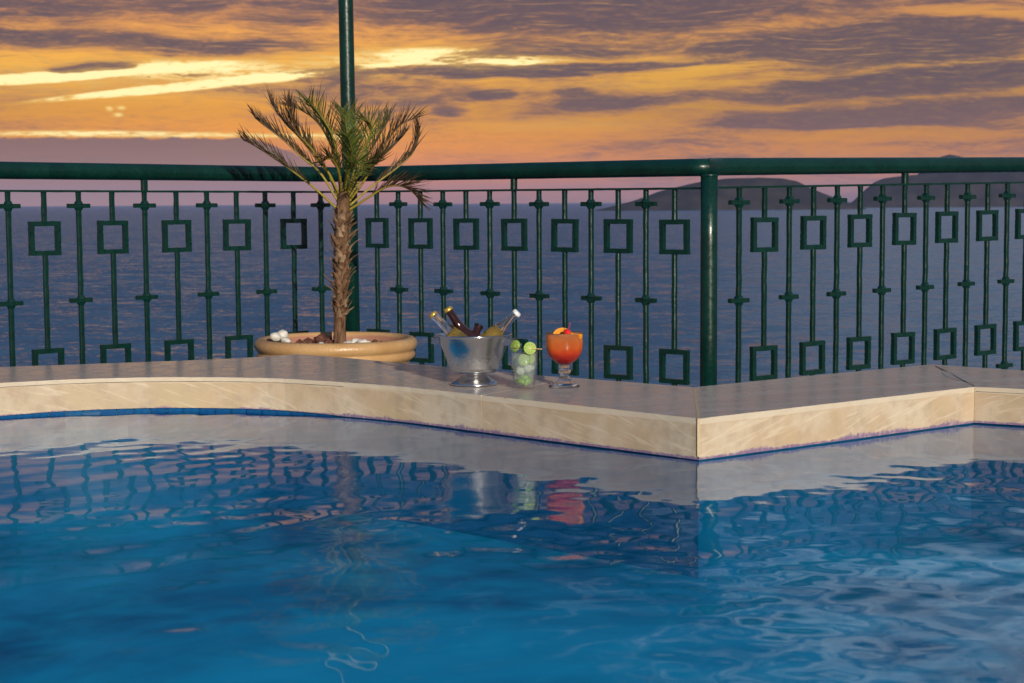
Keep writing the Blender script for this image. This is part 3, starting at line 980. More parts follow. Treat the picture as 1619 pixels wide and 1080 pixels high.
def pipe_cut(name, a, b, r, na, nb, parent, seg=28, z_a=0, z_b=0):
    """round handrail from a to b with its ends cut on the vertical planes with normals na / nb"""
    a = Vector((*a, z_a)); b = Vector((*b, z_b)); t = (b - a).normalized()
    s = t.cross(Vector((0, 0, 1))).normalized(); u = s.cross(t)
    n = 24
    V, Fc = [], []
    for i in range(n + 1):
        c = a.lerp(b, i / n)
        for k in range(seg):
            an = 2 * math.pi * k / seg
            o = (s * math.cos(an) + u * math.sin(an))
            p = c + o * (r + .0007 * noise.noise(Vector((i * .9, math.cos(an) * 2, math.sin(an) * 2 + a.x))))
            if i == 0 and na: p = p - t * ((p - a).dot(Vector((*na, 0))) / t.dot(Vector((*na, 0))))
            if i == n and nb: p = p - t * ((p - b).dot(Vector((*nb, 0))) / t.dot(Vector((*nb, 0))))
            V.append(p)
    for i in range(n):
        for k in range(seg):
            q, w_ = i * seg + k, i * seg + (k + 1) % seg
            Fc.append((q, w_, w_ + seg, q + seg))
    Fc.append(tuple(range(seg))); Fc.append(tuple(n * seg + k for k in range(seg)))
    return mesh_obj(name, V, Fc, M_PAINT, parent, True)


def flat_bar(name, a, b, za, zb, w, h, parent):
    a = Vector((*a, za)); b = Vector((*b, zb)); t = (b - a).normalized(); s = Vector((-t.y, t.x, 0)).normalized() * w / 2
    n = 60
    V, Fc = [], []
    for i in range(n + 1):
        c = a.lerp(b, i / n)
        j = .0011 * noise.noise(Vector((i * .7, a.x, a.y))); j2 = .0011 * noise.noise(Vector((i * .9, a.x + 5, a.y)))
        for q, z in ((-1, -h / 2 + j), (1, -h / 2 + j), (1, h / 2 + j2), (-1, h / 2 + j2)): V.append(c + s * q + Vector((0, 0, z)))
    for i in range(n):
        for q in range(4):
            x, y = i * 4 + q, i * 4 + (q + 1) % 4
            Fc.append((x, y, y + 4, x + 4))
    Fc += [(3, 2, 1, 0), tuple(n * 4 + q for q in range(4))]
    return mesh_obj(name, V, Fc, M_PAINT, parent)


def railing(label, K, d, ts, zf, links, ends, cut):
    """K corner, d direction, ts = [(t, kind)], zf(t) height drift"""
    root = empty('railing', (K.x, K.y, DECK))
    tag(root, label, 'railing', 'green iron railing runs')
    ang = math.atan2(d.y, d.x)
    for i, (t, kind) in enumerate(ts):
        z = zf(t)
        loc = (d.x * t, d.y * t, -DECK + z)
        rz = ang + random.uniform(-.03, .03)
        if kind == 'c':
            b = link_obj('baluster', cross_me[i % 4], root, loc, (0, 0, rz))
            for h in H_C: link_obj('crosspiece', cp_me[(i + int(h * 10)) % 3], b, (0, 0, CZ + h + random.uniform(-.0012, .0012)), (0, 0, random.uniform(-.02, .02)))
        else:
            b = link_obj('baluster', frame_me[i % 4], root, loc, (0, 0, rz))
            for (a_, b_) in H_F: link_obj('square_frame', sq_me[i % 3], b, (0, 0, CZ + (a_ + b_) / 2), (0, random.uniform(-.012, .012), 0), (1, 1, (a_ - b_) / .15))
        if i in links:
            for (z0, z1) in ((Z_TOP + .002, CZ + .116), (DECK - .02, Z_BOT)):
                V, Fc = rough_bar([(z0, z1)], .027, i * 1.7, .004)
                link_obj('stub', make_me('stub', V, Fc, M_PAINT), root, loc, (0, 0, rz))
    ta, tb = ends
    pa, pb = d * ta, d * tb
    for nm, zz, h in (('top_bar', Z_TOP, .0095), ('bottom_bar', Z_BOT, .0095)):
        o = flat_bar(nm, pa, pb, zz + zf(ta) - DECK, zz + zf(tb) - DECK, .032, h, root)
    hr = CZ + .1405 - DECK
    pipe_cut('handrail', pa, pb, .0375, cut[0], cut[1], root, z_a=hr + zf(ta), z_b=hr + zf(tb))
    return root


bis1 = (dA + dB).normalized(); bis2 = (dB + dC).normalized()
tsA = [(-(.19265 + (10 - i) * .1716), 'c' if i % 2 == 0 else 'f') for i in range(10, -4, -1)]
zB = lambda t: -.00157 * (t - LB / 2)
zA = lambda t: -.00297 * t
zC = lambda t: .0125 * t
ra = railing('green iron railing run left of the palm and the tall pole', K1, dA, tsA, zA, (6,), (-2.62, 0), (None, (bis1.x, bis1.y)))
tsB = [(.19676 + i * .15494, 'f' if i % 2 == 0 else 'c') for i in range(13)]
rb = railing('green iron railing run between tall pole and corner post', K1, dB, tsB, zB, (6,), (0, LB), ((bis1.x, bis1.y), (bis2.x, bis2.y)))
tsC = [(.17934 + i * .15484, 'c' if i % 2 == 0 else 'f') for i in range(16)]
rc = railing('green iron railing run right of the corner post in front of islands', K2, dC, tsC, zC, (7,), (0, 2.62), ((bis2.x, bis2.y), None))
# corner post of the middle run
p_ = Vector((K2.x - K1.x + .001, K2.y - K1.y, 0))
V, Fc = tube_data([(p_.x, p_.y, -.05), (p_.x, p_.y, .4), (p_.x, p_.y, .8), (p_.x, p_.y, CZ + .108 - DECK)], .0362, 28)
post = mesh_obj('corner_post', V, Fc, M_PAINT, rb, True)
weld = lathe('weld_bead', [(.0362, -.006), (.039, -.003), (.039, .003), (.0362, .006)], M_PAINT, post, 24)
weld.location = (p_.x, p_.y, CZ + .104 - DECK)

# tall pole
V, Fc = tube_data([(0, 0, -.05), (-.009, 0, 1.2), (-.019, 0, 2.4), (-.033, 0, 4.4)], .0375, 28)
pole = mesh_obj('tall_pole', V, Fc, M_PAINT, None, True, (K1.x + .008, K1.y - .01, DECK))
tag(pole, 'tall round dark green pole rising behind the palm out of the picture', 'pole')
lathe('base_plate', [(0, 0), (.08, 0), (.08, .01), (.0378, .012), (.0378, .02), (0, .02)], M_PAINT, pole, 24).location = (0, 0, .001)

# ------------------------------------------------------------------ planter and palm
PX, PY = -.786, 7.6
pot = lathe('planter_pot', [(0, 0), (.235, 0), (.25, .02), (.30, .16), (.322, .262), (.326, .284), (.338, .289), (.349, .299), (.352, .312), (.347, .322), (.3445, .327), (.352, .333), (.3615, .346),
            (.3635, .360), (.359, .374), (.348, .384), (.334, .3875), (.321, .383), (.3145, .370), (.308, .345), (.30, .300), (.285, .25), (0, .25)], M_POT, None, 72, loc=(PX, PY, DECK), wob=.012)
tag(pot, 'wide ochre clay planter with rolled rim behind the pool coping', 'planter')
soil_z = DECK + .325
V, Fc = [(0, 0, 0)], []
for ring in range(1, 9):
    for k in range(40):
        a = 2 * math.pi * k / 40; r = .3025 * ring / 8
        V.append((r * math.cos(a), r * math.sin(a), .012 * noise.noise(Vector((r * 20 * math.cos(a), r * 20 * math.sin(a), 2))) + .01 * (1 - ring / 8)))
for k in range(40): Fc.append((0, 1 + k, 1 + (k + 1) % 40))
for ring in range(7):
    for k in range(40):
        a, b = 1 + ring * 40 + k, 1 + ring * 40 + (k + 1) % 40
        Fc.append((a, a + 40, b + 40, b))
soil = mesh_obj('soil', V, Fc, M_SOIL, pot, True, (0, 0, .325))


def rock(name, loc, s, m, label, cat, group, seed, ang=.35, sm=False):
    bm = bmesh.new()
    bmesh.ops.create_icosphere(bm, subdivisions=3, radius=1)
    for v in bm.verts:
        n_ = noise.fractal(v.co * 1.1 + Vector((seed, 0, 0)), 1.0, 2.0, 3)
        v.co *= 1 + ang * n_
        v.co = Vector((v.co.x * s[0], v.co.y * s[1], v.co.z * s[2]))
    o = bm_obj(name, bm, m, None, sm, loc)
    o.rotation_euler = (random.uniform(-.3, .3), random.uniform(-.3, .3), random.uniform(0, 6))
    return tag(o, label, cat, group)


gw, gl = 'white stones in the planter', 'lava rocks in the planter'
rz_ = DECK + .387
rock('white_stone', (PX - .262, PY - .06, rz_ + .008), (.025, .023, .020), M_WSTONE, 'largest white stone on the left rim of the planter, in front', 'stone', gw, 1, .15, True)
rock('white_stone', (PX - .238, PY + .00, rz_ + .012), (.027, .024, .023), M_WSTONE, 'white stone behind the front one at the left rim of the planter', 'stone', gw, 4, .15, True)
rock('white_stone', (PX - .212, PY - .09, rz_ - .006), (.025, .020, .013), M_WSTONE, 'small flat white stone right of the pair on the planter rim', 'stone', gw, 8, .15, True)
lav = [(-.135, .06, .034, 'leftmost rough red lava rock on the soil of the planter'), (-.075, .10, .044, 'largest red lava rock left of the palm trunk'), (-.035, .02, .034, 'red lava rock touching the left side of the palm trunk'),
       (-.175, .12, .026, 'small lava rock near the left inner wall of the planter'), (.16, .14, .024, 'small lava rock near the right inner wall of the planter'), (.20, .05, .022, 'rightmost lava rock on the soil of the planter')]
for i, (x, y, s, lb) in enumerate(lav):
    rock('lava_rock', (PX + x, PY + y, soil_z + s * .55 + .008), (s, s * .9, s * .75), M_LAVA, lb, 'rock', gl, i * 3.3, .5)
wl = [(-.055, -.05, .018, 'white pebble between lava rock and palm trunk'), (.055, -.02, .022, 'white pebble just right of the palm trunk'), (.085, .02, .026, 'second white pebble right of the palm trunk'), (.125, -.04, .028, 'long white pebble farthest right of the palm trunk')]
for i, (x, y, s, lb) in enumerate(wl):
    rock('white_pebble', (PX + x, PY + y, soil_z + s * .5 + .022), (s * 1.2, s, s * .7), M_WSTONE, lb, 'pebble', gw, 30 + i * 2.2, .3)

palm = empty('palm_tree', (PX + .017, PY, soil_z))
tag(palm, 'small date palm with browning feathery fronds in the ochre planter', 'palm tree')
# trunk centre line (local to the palm root)
TB = Vector((PX + .017, PY, soil_z))
tr_pts = [Vector((-.769, 7.6, soil_z - .02)), Vector((-.768, 7.6, .18)), Vector((-.764, 7.6, .30)), Vector((-.757, 7.6, .42)), Vector((-.755, 7.6, .55)), Vector((-.750, 7.6, .66)), Vector((-.745, 7.6, .74)), Vector((-.742, 7.6, .80))]
tr_r = [.031, .026, .027, .032, .031, .032, .029, .018]


def catmull(pts, n):
    P = [Vector(p) for p in pts]; out = []
    P = [P[0] * 2 - P[1]] + P + [P[-1] * 2 - P[-2]]
    for i in range(1, len(P) - 2):
        for k in range(n):
            t = k / n
            a, b, c, d = P[i - 1], P[i], P[i + 1], P[i + 2]
            out.append(.5 * ((2 * b) + (c - a) * t + (2 * a - 5 * b + 4 * c - d) * t * t + (3 * b - a - 3 * c + d) * t ** 3))
    out.append(P[-2]); return out


fine = catmull(tr_pts, 8)
fr_ = np.interp(np.linspace(0, 1, len(fine)), np.linspace(0, 1, len(tr_r)), tr_r)
V, Fc = tube_data([p - TB for p in fine], list(fr_), 20)
V = [v * (1) + Vector((noise.noise(v * 60), noise.noise(v * 60 + Vector((9, 0, 0))), 0)) * .0035 for v in V]
trunk = mesh_obj('trunk', V, Fc, M_BARK, palm, True)
# stubs of old leaf bases in a spiral
lb_me = []
for s_ in range(3):
    V, Fc = [], []
    n = 5
    for i in range(n + 1):
        t = i / n
        w_ = .0135 * (1 - t) ** .6 + .001; th = .006 * (1 - t * .6)
        out_ = .002 + .030 * t ** (1.2 + .5 * s_) ; z = .040 * t
        for (x, y) in ((-w_, 0), (0, -th), (w_, 0), (0, th * .6)):
            V.append((x + .002 * math.sin(i * 2 + s_), y - out_, z))
    for i in range(n):
        for q in range(4):
            a, b = i * 4 + q, i * 4 + (q + 1) % 4
            Fc.append((a, b, b + 4, a + 4))
    Fc.append((3, 2, 1, 0)); Fc.append(tuple(n * 4 + q for q in range(4)))
    lb_me.append(make_me('leaf_base', V, Fc, M_BARK))
tz = [p.z for p in fine]; tx = [p.x for p in fine]
for i in range(118):
    z = .235 + (.70 - .235) * i / 117 + random.uniform(-.006, .006)
    a = i * 2.399 + random.uniform(-.2, .2)
    r = float(np.interp(z, tz, fr_)) - .004; x = float(np.interp(z, tz, tx))
    sc = random.uniform(.7, 1.35)
    o = link_obj('leaf_base', lb_me[i % 3], trunk, (x + r * math.sin(a) - TB.x, -r * math.cos(a), z - TB.z - .01), (random.uniform(-.12, .35) * -1, random.uniform(-.25, .25), a), (sc, sc * random.uniform(.7, 1.5), sc * random.uniform(.7, 1.2)))

FRONDS = [
    ([(-0.775, 7.6, 0.712), (-0.881, 7.62, 0.807), (-0.989, 7.64, 0.89), (-1.062, 7.66, 0.938), (-1.147, 7.68, 0.992), (-1.232, 7.7, 1.032)], 'b'),
    ([(-0.768, 7.6, 0.741), (-0.841, 7.58, 0.865), (-0.919, 7.56, 0.935), (-0.997, 7.54, 1.01), (-1.081, 7.52, 1.076), (-1.138, 7.5, 1.124)], 'b'),
    ([(-0.763, 7.6, 0.753), (-0.811, 7.63, 0.859), (-0.872, 7.66, 0.937), (-0.946, 7.69, 1.027), (-1.008, 7.72, 1.088), (-1.064, 7.75, 1.16), (-1.098, 7.78, 1.219)], 'b'),
    ([(-0.761, 7.6, 0.771), (-0.815, 7.56, 0.888), (-0.879, 7.52, 0.98), (-0.931, 7.48, 1.042), (-0.953, 7.44, 1.115), (-0.973, 7.4, 1.198)], 'b'),
    ([(-0.756, 7.6, 0.771), (-0.777, 7.65, 0.913), (-0.822, 7.7, 1.026), (-0.88, 7.75, 1.106), (-0.969, 7.8, 1.163), (-1.078, 7.85, 1.187)], 'm'),
    ([(-0.753, 7.6, 0.777), (-0.758, 7.556, 0.91), (-0.779, 7.512, 1.025), (-0.819, 7.468, 1.104), (-0.853, 7.424, 1.153), (-0.885, 7.38, 1.187)], 'g'),
    ([(-0.741, 7.6, 0.782), (-0.718, 7.525, 0.909), (-0.706, 7.45, 0.999), (-0.709, 7.375, 1.082), (-0.715, 7.3, 1.157)], 'g'),
    ([(-0.735, 7.6, 0.776), (-0.713, 7.662, 0.901), (-0.7, 7.725, 0.991), (-0.704, 7.787, 1.071), (-0.715, 7.85, 1.182)], 'g'),
    ([(-0.727, 7.6, 0.771), (-0.685, 7.55, 0.887), (-0.639, 7.5, 0.972), (-0.605, 7.45, 1.039), (-0.606, 7.4, 1.077), (-0.641, 7.35, 1.094)], 'g'),
    ([(-0.724, 7.6, 0.765), (-0.682, 7.64, 0.876), (-0.631, 7.68, 0.96), (-0.585, 7.72, 1.044), (-0.558, 7.76, 1.093), (-0.545, 7.8, 1.142)], 'm'),
    ([(-0.718, 7.6, 0.741), (-0.659, 7.576, 0.817), (-0.597, 7.552, 0.909), (-0.542, 7.528, 1.001), (-0.47, 7.504, 1.078), (-0.37, 7.48, 1.11)], 'b'),
    ([(-0.721, 7.6, 0.753), (-0.672, 7.656, 0.835), (-0.616, 7.712, 0.913), (-0.56, 7.768, 0.962), (-0.509, 7.824, 1.017), (-0.463, 7.88, 1.073)], 'b'),
    ([(-0.715, 7.6, 0.724), (-0.621, 7.616, 0.805), (-0.509, 7.632, 0.887), (-0.439, 7.648, 0.952), (-0.409, 7.664, 1.029), (-0.406, 7.68, 1.106)], 'b'),
    ([(-0.719, 7.6, 0.703), (-0.63, 7.564, 0.758), (-0.55, 7.528, 0.801), (-0.484, 7.492, 0.806), (-0.424, 7.456, 0.774), (-0.365, 7.42, 0.693)], 'b'),
    ([(-0.738, 7.6, 0.771), (-0.713, 7.505, 0.863), (-0.672, 7.41, 0.907), (-0.635, 7.315, 0.887), (-0.634, 7.22, 0.83)], 'g'),
    ([(-0.75, 7.6, 0.771), (-0.752, 7.51, 0.863), (-0.77, 7.42, 0.919), (-0.795, 7.33, 0.917), (-0.808, 7.24, 0.881)], 'm'),
    ([(-0.738, 7.6, 0.782), (-0.706, 7.495, 0.886), (-0.687, 7.39, 0.952), (-0.685, 7.285, 0.999), (-0.694, 7.18, 1.023)], 'g'),
    ([(-0.724, 7.6, 0.771), (-0.672, 7.525, 0.851), (-0.618, 7.45, 0.89), (-0.572, 7.375, 0.905), (-0.532, 7.3, 0.954)], 'm'),
]
GREEN, BROWN, YEL = Vector((.085, .150, .014)), Vector((.075, .043, .024)), Vector((.25, .18, .025))


def vcol(me, cols):
    at = me.color_attributes.new('leaf_col', 'FLOAT_COLOR', 'POINT')
    at.data.foreach_set('color', np.array([(c[0], c[1], c[2], 1) for c in cols], np.float32).ravel())


def frond(pts, style):
    P = catmull(pts, 9)
    P = P[:int(len(P) * .92)]
    n = len(P)
    start = P[0]
    rad = [.0052 * (1 - i / (n - 1)) ** .8 + .0009 for i in range(n)]
    rad[0] = .008
    V, Fc = tube_data([p - TB for p in P], rad, 6)
    o = mesh_obj('frond', V, Fc, M_STALK, palm, True)
    cols = []
    for i in range(n):
        t = i / (n - 1)
        dry = min(1, max(0, (t - .3) / .4)) if style == 'b' else min(1, max(0, (t - .6) / .4))
        c = YEL.lerp(Vector((.16, .19, .02)), .5 if style == 'g' else .15).lerp(Vector((.13, .08, .03)), dry)
        cols += [c] * 6
    vcol(o.data, cols)
    LV, LF, LC = [], [], []
    length = sum((P[i + 1] - P[i]).length for i in range(n - 1))
    cnt = 42
    dirp = (P[-1] - P[0]).normalized()
    side0 = dirp.cross(Vector((0, 0, 1)))
    if side0.length < .3: side0 = dirp.cross(Vector((0, -1, 0)))
    side0.normalize()
    for k in range(cnt):
        t = .24 + .76 * (k / (cnt - 1)) ** .95
        fi = t * (n - 1); i0 = min(n - 2, int(fi)); p = P[i0].lerp(P[i0 + 1], fi - i0)
        tan = (P[min(i0 + 1, n - 1)] - P[max(i0 - 1, 0)]).normalized()
        up = side0.cross(tan).normalized()
        if up.z < 0: up = -up
        for s in (-1, 1):
            if random.random() < .07: continue
            ln = (.042 + .088 * math.sin(math.pi * min(1, (t - .18) / .9)) ** .8) * random.uniform(.75, 1.15)
            if style == 'g': ln *= .95
            spread = random.uniform(.12, .45) if style != 'g' else random.uniform(.5, .9)
            d0 = (tan * 1.0 + side0 * s * spread + up * random.uniform(.25, .55)).normalized()
            bend = Vector((random.uniform(-.25, .25), random.uniform(-.25, .25), random.uniform(-.35, .2)))
            wd = random.uniform(.0019, .0031)
            nrm = d0.cross(Vector((random.gauss(0, 1), random.gauss(0, 1.6) + .4, random.gauss(0, 1)))).normalized()
            dry0 = {'g': .2, 'm': .75, 'b': 1.0}[style]
            dry = min(1, max(0, dry0 + .35 * (t - .6) + random.uniform(-.2, .2)))
            c0 = GREEN.lerp(Vector((.10, .15, .02)), random.random()).lerp(BROWN * random.uniform(.5, 1.15), dry)
            c1 = c0.lerp(BROWN * random.uniform(.6, 1.1), .75)
            b0 = len(LV)
            m_ = 4
            for q in range(m_ + 1):
                u = q / m_
                c = p + d0 * ln * u + bend * ln * u * u * .55 - TB
                ww = wd * (1 - u) ** .5 * (.6 + 1.2 * u * (1 - u)) + .0003
                LV += [c + nrm * ww, c - nrm * ww]
                LC += [c0.lerp(c1, u)] * 2
            for q in range(m_):
                a = b0 + q * 2
                LF.append((a, a + 1, a + 3, a + 2))
    lf = mesh_obj('leaflets', LV, LF, M_LEAF, o)
    vcol(lf.data, LC)
    return o


for pts, st in FRONDS: frond(pts, st)

# ------------------------------------------------------------------ drinks on the coping
BX, BY = -.1276, 5.722
bucket = lathe('ice_bucket', [(0, .004), (.05, .004), (.074, .0015), (.0805, .0015), (.082, .004), (.076, .009), (.060, .018), (.047, .027), (.0395, .0345), (.040, .0375), (.058, .040), (.072, .0425), (.080, .049), (.0845, .060),
               (.0955, .090), (.1085, .126), (.1215, .1610), (.1255, .1655), (.1285, .1675), (.1285, .1700), (.1255, .1712), (.122, .1695), (.1195, .163), (.107, .127), (.094, .091), (.083, .062), (.075, .051), (.055, .046), (0, .0455)], M_STEEL, None, 64, loc=(BX, BY, COP_Z + .0012))
tag(bucket, 'stainless steel footed ice bucket holding four beer bottles on the coping', 'ice bucket')
# lug handle welded to the right side
for (ang_) in (-.30, math.pi - .30):
    bm = bmesh.new()
    pts = [(.112, -.030), (.138, -.030), (.1455, -.022), (.1455, .022), (.138, .030), (.112, .030)]
    th = .0022
    inn = [(.112, -.030 + th), (.1375, -.030 + th), (.1455 - th, -.0212), (.1455 - th, .0212), (.1375, .030 - th), (.112, .030 - th)]
    vv = [[bm.verts.new((x, y, z)) for (x, y) in q] for q in (pts, inn) for z in (.136, .157)]
    for q in range(5):
        bm.faces.new((vv[0][q], vv[0][q + 1], vv[1][q + 1], vv[1][q])); bm.faces.new((vv[2][q + 1], vv[2][q], vv[3][q], vv[3][q + 1]))
        bm.faces.new((vv[1][q], vv[1][q + 1], vv[3][q + 1], vv[3][q])); bm.faces.new((vv[0][q + 1], vv[0][q], vv[2][q], vv[2][q + 1]))
    h = bm_obj('handle', bm, M_STEEL, bucket)
    h.rotation_euler = (0, 0, ang_)

BOT = [(0, .0), (.026, .0), (.030, .004), (.0305, .02), (.0305, .115), (.029, .130), (.0225, .152), (.0165, .172), (.0142, .195), (.0134, .222), (.0146, .226), (.0146, .231), (.0132, .234), (.0132, .240), (0, .240)]
INN = [(0, .003), (.026, .004), (.0282, .02), (.0282, .115), (.0265, .130), (.0200, .152), (.0185, .156), (0, .156)]
CAPP = [(0, .2445), (.011, .2445), (.0140, .2425), (.0152, .238), (.0163, .233), (.0150, .2325), (0, .2325)]


def bottle(foot, top, glass, cap, beer, label, sz=1.0):
    foot = Vector(foot); top = Vector(top)
    ax = (top - foot).normalized()
    o = lathe('beer_bottle', BOT, glass, None, 28)
    o.location = top - ax * .244 * sz; o.scale = (1, 1, sz)
    o.rotation_mode = 'QUATERNION'; o.rotation_quaternion = ax.to_track_quat('Z', 'Y')
    tag(o, label, 'bottle', 'beer bottles in the ice bucket')
    V, Fc = lathe_data(CAPP, 42)
    V2 = []
    for v in V:
        r = math.hypot(v[0], v[1]); a = math.atan2(v[1], v[0])
        k = 1 + (.035 * math.cos(a * 21) if r > .0148 else 0)
        V2.append((v[0] * k, v[1] * k, v[2]))
    mesh_obj('crown_cap', V2, Fc, cap, o, True)
    if beer: lathe('beer', INN, M_BEER, o, 24)
    return o


zt = COP_Z
bottle((BX + .030, BY - .03, zt + .075), (BX - .1405, BY - .01, zt + .2425), M_GLASS, M_GOLD, True, 'clear beer bottle with gold cap leaning out left of the bucket')
bottle((BX + .030, BY + .02, zt + .07), (BX - .0895, BY - .005, zt + .2605), M_BROWN, M_GOLD, False, 'brown beer bottle with gold cap, tallest of the bottles in the bucket')
bottle((BX - .045, BY - .14 + .10, zt + .055), (BX + .0175, BY + .035, zt + .200), M_BROWN, M_DCAP, False, 'brown bottle with black cap lowest in the middle of the bucket', .70)
bottle((BX - .035, BY + .035, zt + .070), (BX + .1485, BY + .0, zt + .2455), M_GLASS, M_WCAP, True, 'clear beer bottle with silver white cap leaning out right of the bucket')

# highball with cucumber and lime
GX, GY = .0396, 5.580
go = lathe('highball_glass', [(0, .0), (.030, .0), (.0335, .002), (.0345, .008), (.0385, .060), (.0415, .066), (.0430, .072), (.0452, .1340), (.0448, .1352), (.0440, .1340), (.0412, .073), (.0365, .062), (.0322, .014), (0, .0125)], M_THIN, None, 40, loc=(GX, GY, COP_Z + .0012))
# flutes on the lower half
for v in go.data.vertices:
    r = math.hypot(v.co.x, v.co.y)
    if .004 < v.co.z < .0605 and r > .033:
        a = math.atan2(v.co.y, v.co.x); k = 1 + .03 * math.cos(a * 10); v.co.x *= k; v.co.y *= k
tag(go, 'tall clear highball glass of iced cucumber and lime cocktail', 'glass')
lathe('drink', [(0, .0135), (.0318, .0148), (.0358, .062), (.0405, .073), (.0426, .118), (0, .118)], M_MOJITO, go, 32)
zg = COP_Z + .0012


def disc(name, loc, r, th, m_peel, m_flesh, rot, label, cat, group, ringw=.9, wedge=None, segs_=9):
    o = lathe(name, [(r * ringw, th * .42), (r, th * .4), (r * 1.015, 0), (r, -th * .4), (r * ringw, -th * .42), (r * ringw, th * .42)], m_peel, None, 36, loc=loc)
    o.rotation_euler = rot
    tag(o, label, cat, group)
    lathe('pith', [(0, th * .40), (r * ringw, th * .40), (r * ringw, -th * .40), (0, -th * .40)], M_PITH if m_flesh != M_CUKE else M_CUKE, o, 30)
    # flesh segments, proud of the pith
    V, Fc = [], []
    for s in range(segs_):
        a0 = 2 * math.pi * s / segs_ + .07; a1 = 2 * math.pi * (s + 1) / segs_ - .07
        b0 = len(V)
        ring = [(r * .10, (a0 + a1) / 2)] + [(r * .82, a0 + (a1 - a0) * q / 4) for q in range(5)]
        for sgn in (1, -1):
            for (rr, a) in ring: V.append((rr * math.cos(a), rr * math.sin(a), sgn * th * .5))
        m_ = len(ring)
        Fc.append(tuple(b0 + q for q in range(m_))); Fc.append(tuple(b0 + m_ + q for q in reversed(range(m_))))
        for q in range(m_): Fc.append((b0 + q, b0 + m_ + q, b0 + m_ + (q + 1) % m_, b0 + (q + 1) % m_))
    mesh_obj('flesh', V, Fc, m_flesh, o)
    return o


disc('lime_slice', (GX + .0185, GY - .046, zg + .1375), .0205, .005, M_LIMEPEEL, M_LIMEFLESH, (R(82), 0, R(8)), 'pale lime wheel on the pick at the front right of the glass rim', 'lime slice', 'lime pieces in the highball')
disc('lime_slice', (GX - .0285, GY - .010, zg + .142), .0195, .006, M_LIMEPEEL, M_LIMEFLESH, (R(75), R(20), R(-50)), 'bright green lime wheel on the left of the glass rim', 'lime slice', 'lime pieces in the highball')
disc('cucumber_slice', (GX - .001, GY - .0345, zg + .0985), .0205, .004, M_CUKEPEEL, M_CUKE, (R(84), 0, R(-8)), 'front cucumber slice against the inside of the highball glass', 'cucumber slice', 'cucumber slices in the highball', .93, None, 7)
disc('cucumber_slice', (GX + .0185, GY - .020, zg + .1020), .0195, .004, M_CUKEPEEL, M_CUKE, (R(84), 0, R(28)), 'rear cucumber slice at the right inside the highball glass', 'cucumber slice', 'cucumber slices in the highball', .93, None, 7)


def wedge(name, loc, rot, r, label):
    V, Fc = [], []
    n = 8
    for i in range(n + 1):
        a = math.pi * i / n
        V.append((r * math.cos(a), 0, 0)); V.append((r * math.cos(a), -r * .75 * math.sin(a), r * .55 * math.sin(a))); V.append((r * math.cos(a), r * .75 * math.sin(a), r * .55 * math.sin(a))); V.append((r * math.cos(a), 0, r * .9 * math.sin(a)))
    for i in range(n):
        a = i * 4
        for p_q in ((0, 1), (1, 3), (3, 2), (2, 0)): Fc.append((a + p_q[0], a + p_q[1], a + 4 + p_q[1], a + 4 + p_q[0]))
    o = mesh_obj(name, V, Fc, M_LIMEPEEL, None, True, loc)
    o.rotation_euler = rot
    o.data.materials.append(M_LIMEFLESH)
    for i, pgn in enumerate(o.data.polygons): pgn.material_index = 1 if i % 4 in (0, 3) else 0
    return tag(o, label, 'lime wedge', 'lime pieces in the highball')


wedge('lime_wedge', (GX - .010, GY - .008, zg + .018), (R(20), R(15), R(-20)), .0205, 'lime wedge at the bottom left of the highball glass')
wedge('lime_wedge', (GX + .012, GY - .012, zg + .020), (R(10), R(-35), R(40)), .0195, 'lime wedge at the bottom right of the highball glass')
wedge('lime_wedge', (GX + .002, GY + .010, zg + .032), (R(60), R(25), R(10)), .018, 'upper lime wedge at the bottom of the highball glass')


def ice(loc, s, rot, label, grp):
    bm = bmesh.new(); bm_box(bm, 0, 0, 0, s, s, s)
    bmesh.ops.bevel(bm, geom=bm.edges[:], offset=s * .14, segments=2)
    o = bm_obj('ice_cube', bm, M_ICE, None, True, loc); o.rotation_euler = rot
    return tag(o, label, 'ice cube', grp)


ice((GX - .012, GY + .004, zg + .062), .026, (.3, .5, .2), 'lower left ice cube in the highball glass', 'ice cubes in the highball')
ice((GX + .015, GY - .004, zg + .070), .025, (.7, .2, .9), 'lower right ice cube in the highball glass', 'ice cubes in the highball')
ice((GX - .006, GY + .012, zg + .092), .026, (.1, .9, .4), 'upper ice cube behind the cucumber slice', 'ice cubes in the highball')


def leafy(name, loc, n, size, m, label, cat, grp=None):
    V, Fc = [], []
    for k in range(n):
        a = 6.283 * k / n + random.uniform(-.3, .3); el_ = random.uniform(.1, 1.1)
        d = Vector((math.cos(a) * math.cos(el_), math.sin(a) * math.cos(el_), math.sin(el_))); s = d.cross(Vector((0, 0, 1))).normalized(); u = s.cross(d)
        ln = size * random.uniform(.7, 1.1); o_ = Vector((random.uniform(-.4, .4), random.uniform(-.4, .4), random.uniform(-.1, .3))) * size
        b0 = len(V)
        for q in range(6):
            t = q / 5; w_ = ln * .36 * math.sin(math.pi * min(1, t * .92 + .06)) ** .8
            c = o_ + d * ln * t - Vector((0, 0, 1)) * ln * .3 * t * t
            V += [c - s * w_ + u * w_ * .35, c, c + s * w_ + u * w_ * .35]
        for q in range(5):
            a_ = b0 + q * 3
            Fc += [(a_, a_ + 1, a_ + 4, a_ + 3), (a_ + 1, a_ + 2, a_ + 5, a_ + 4)]
    o = mesh_obj(name, V, Fc, m, None, True, loc)
    return tag(o, label, cat, grp)


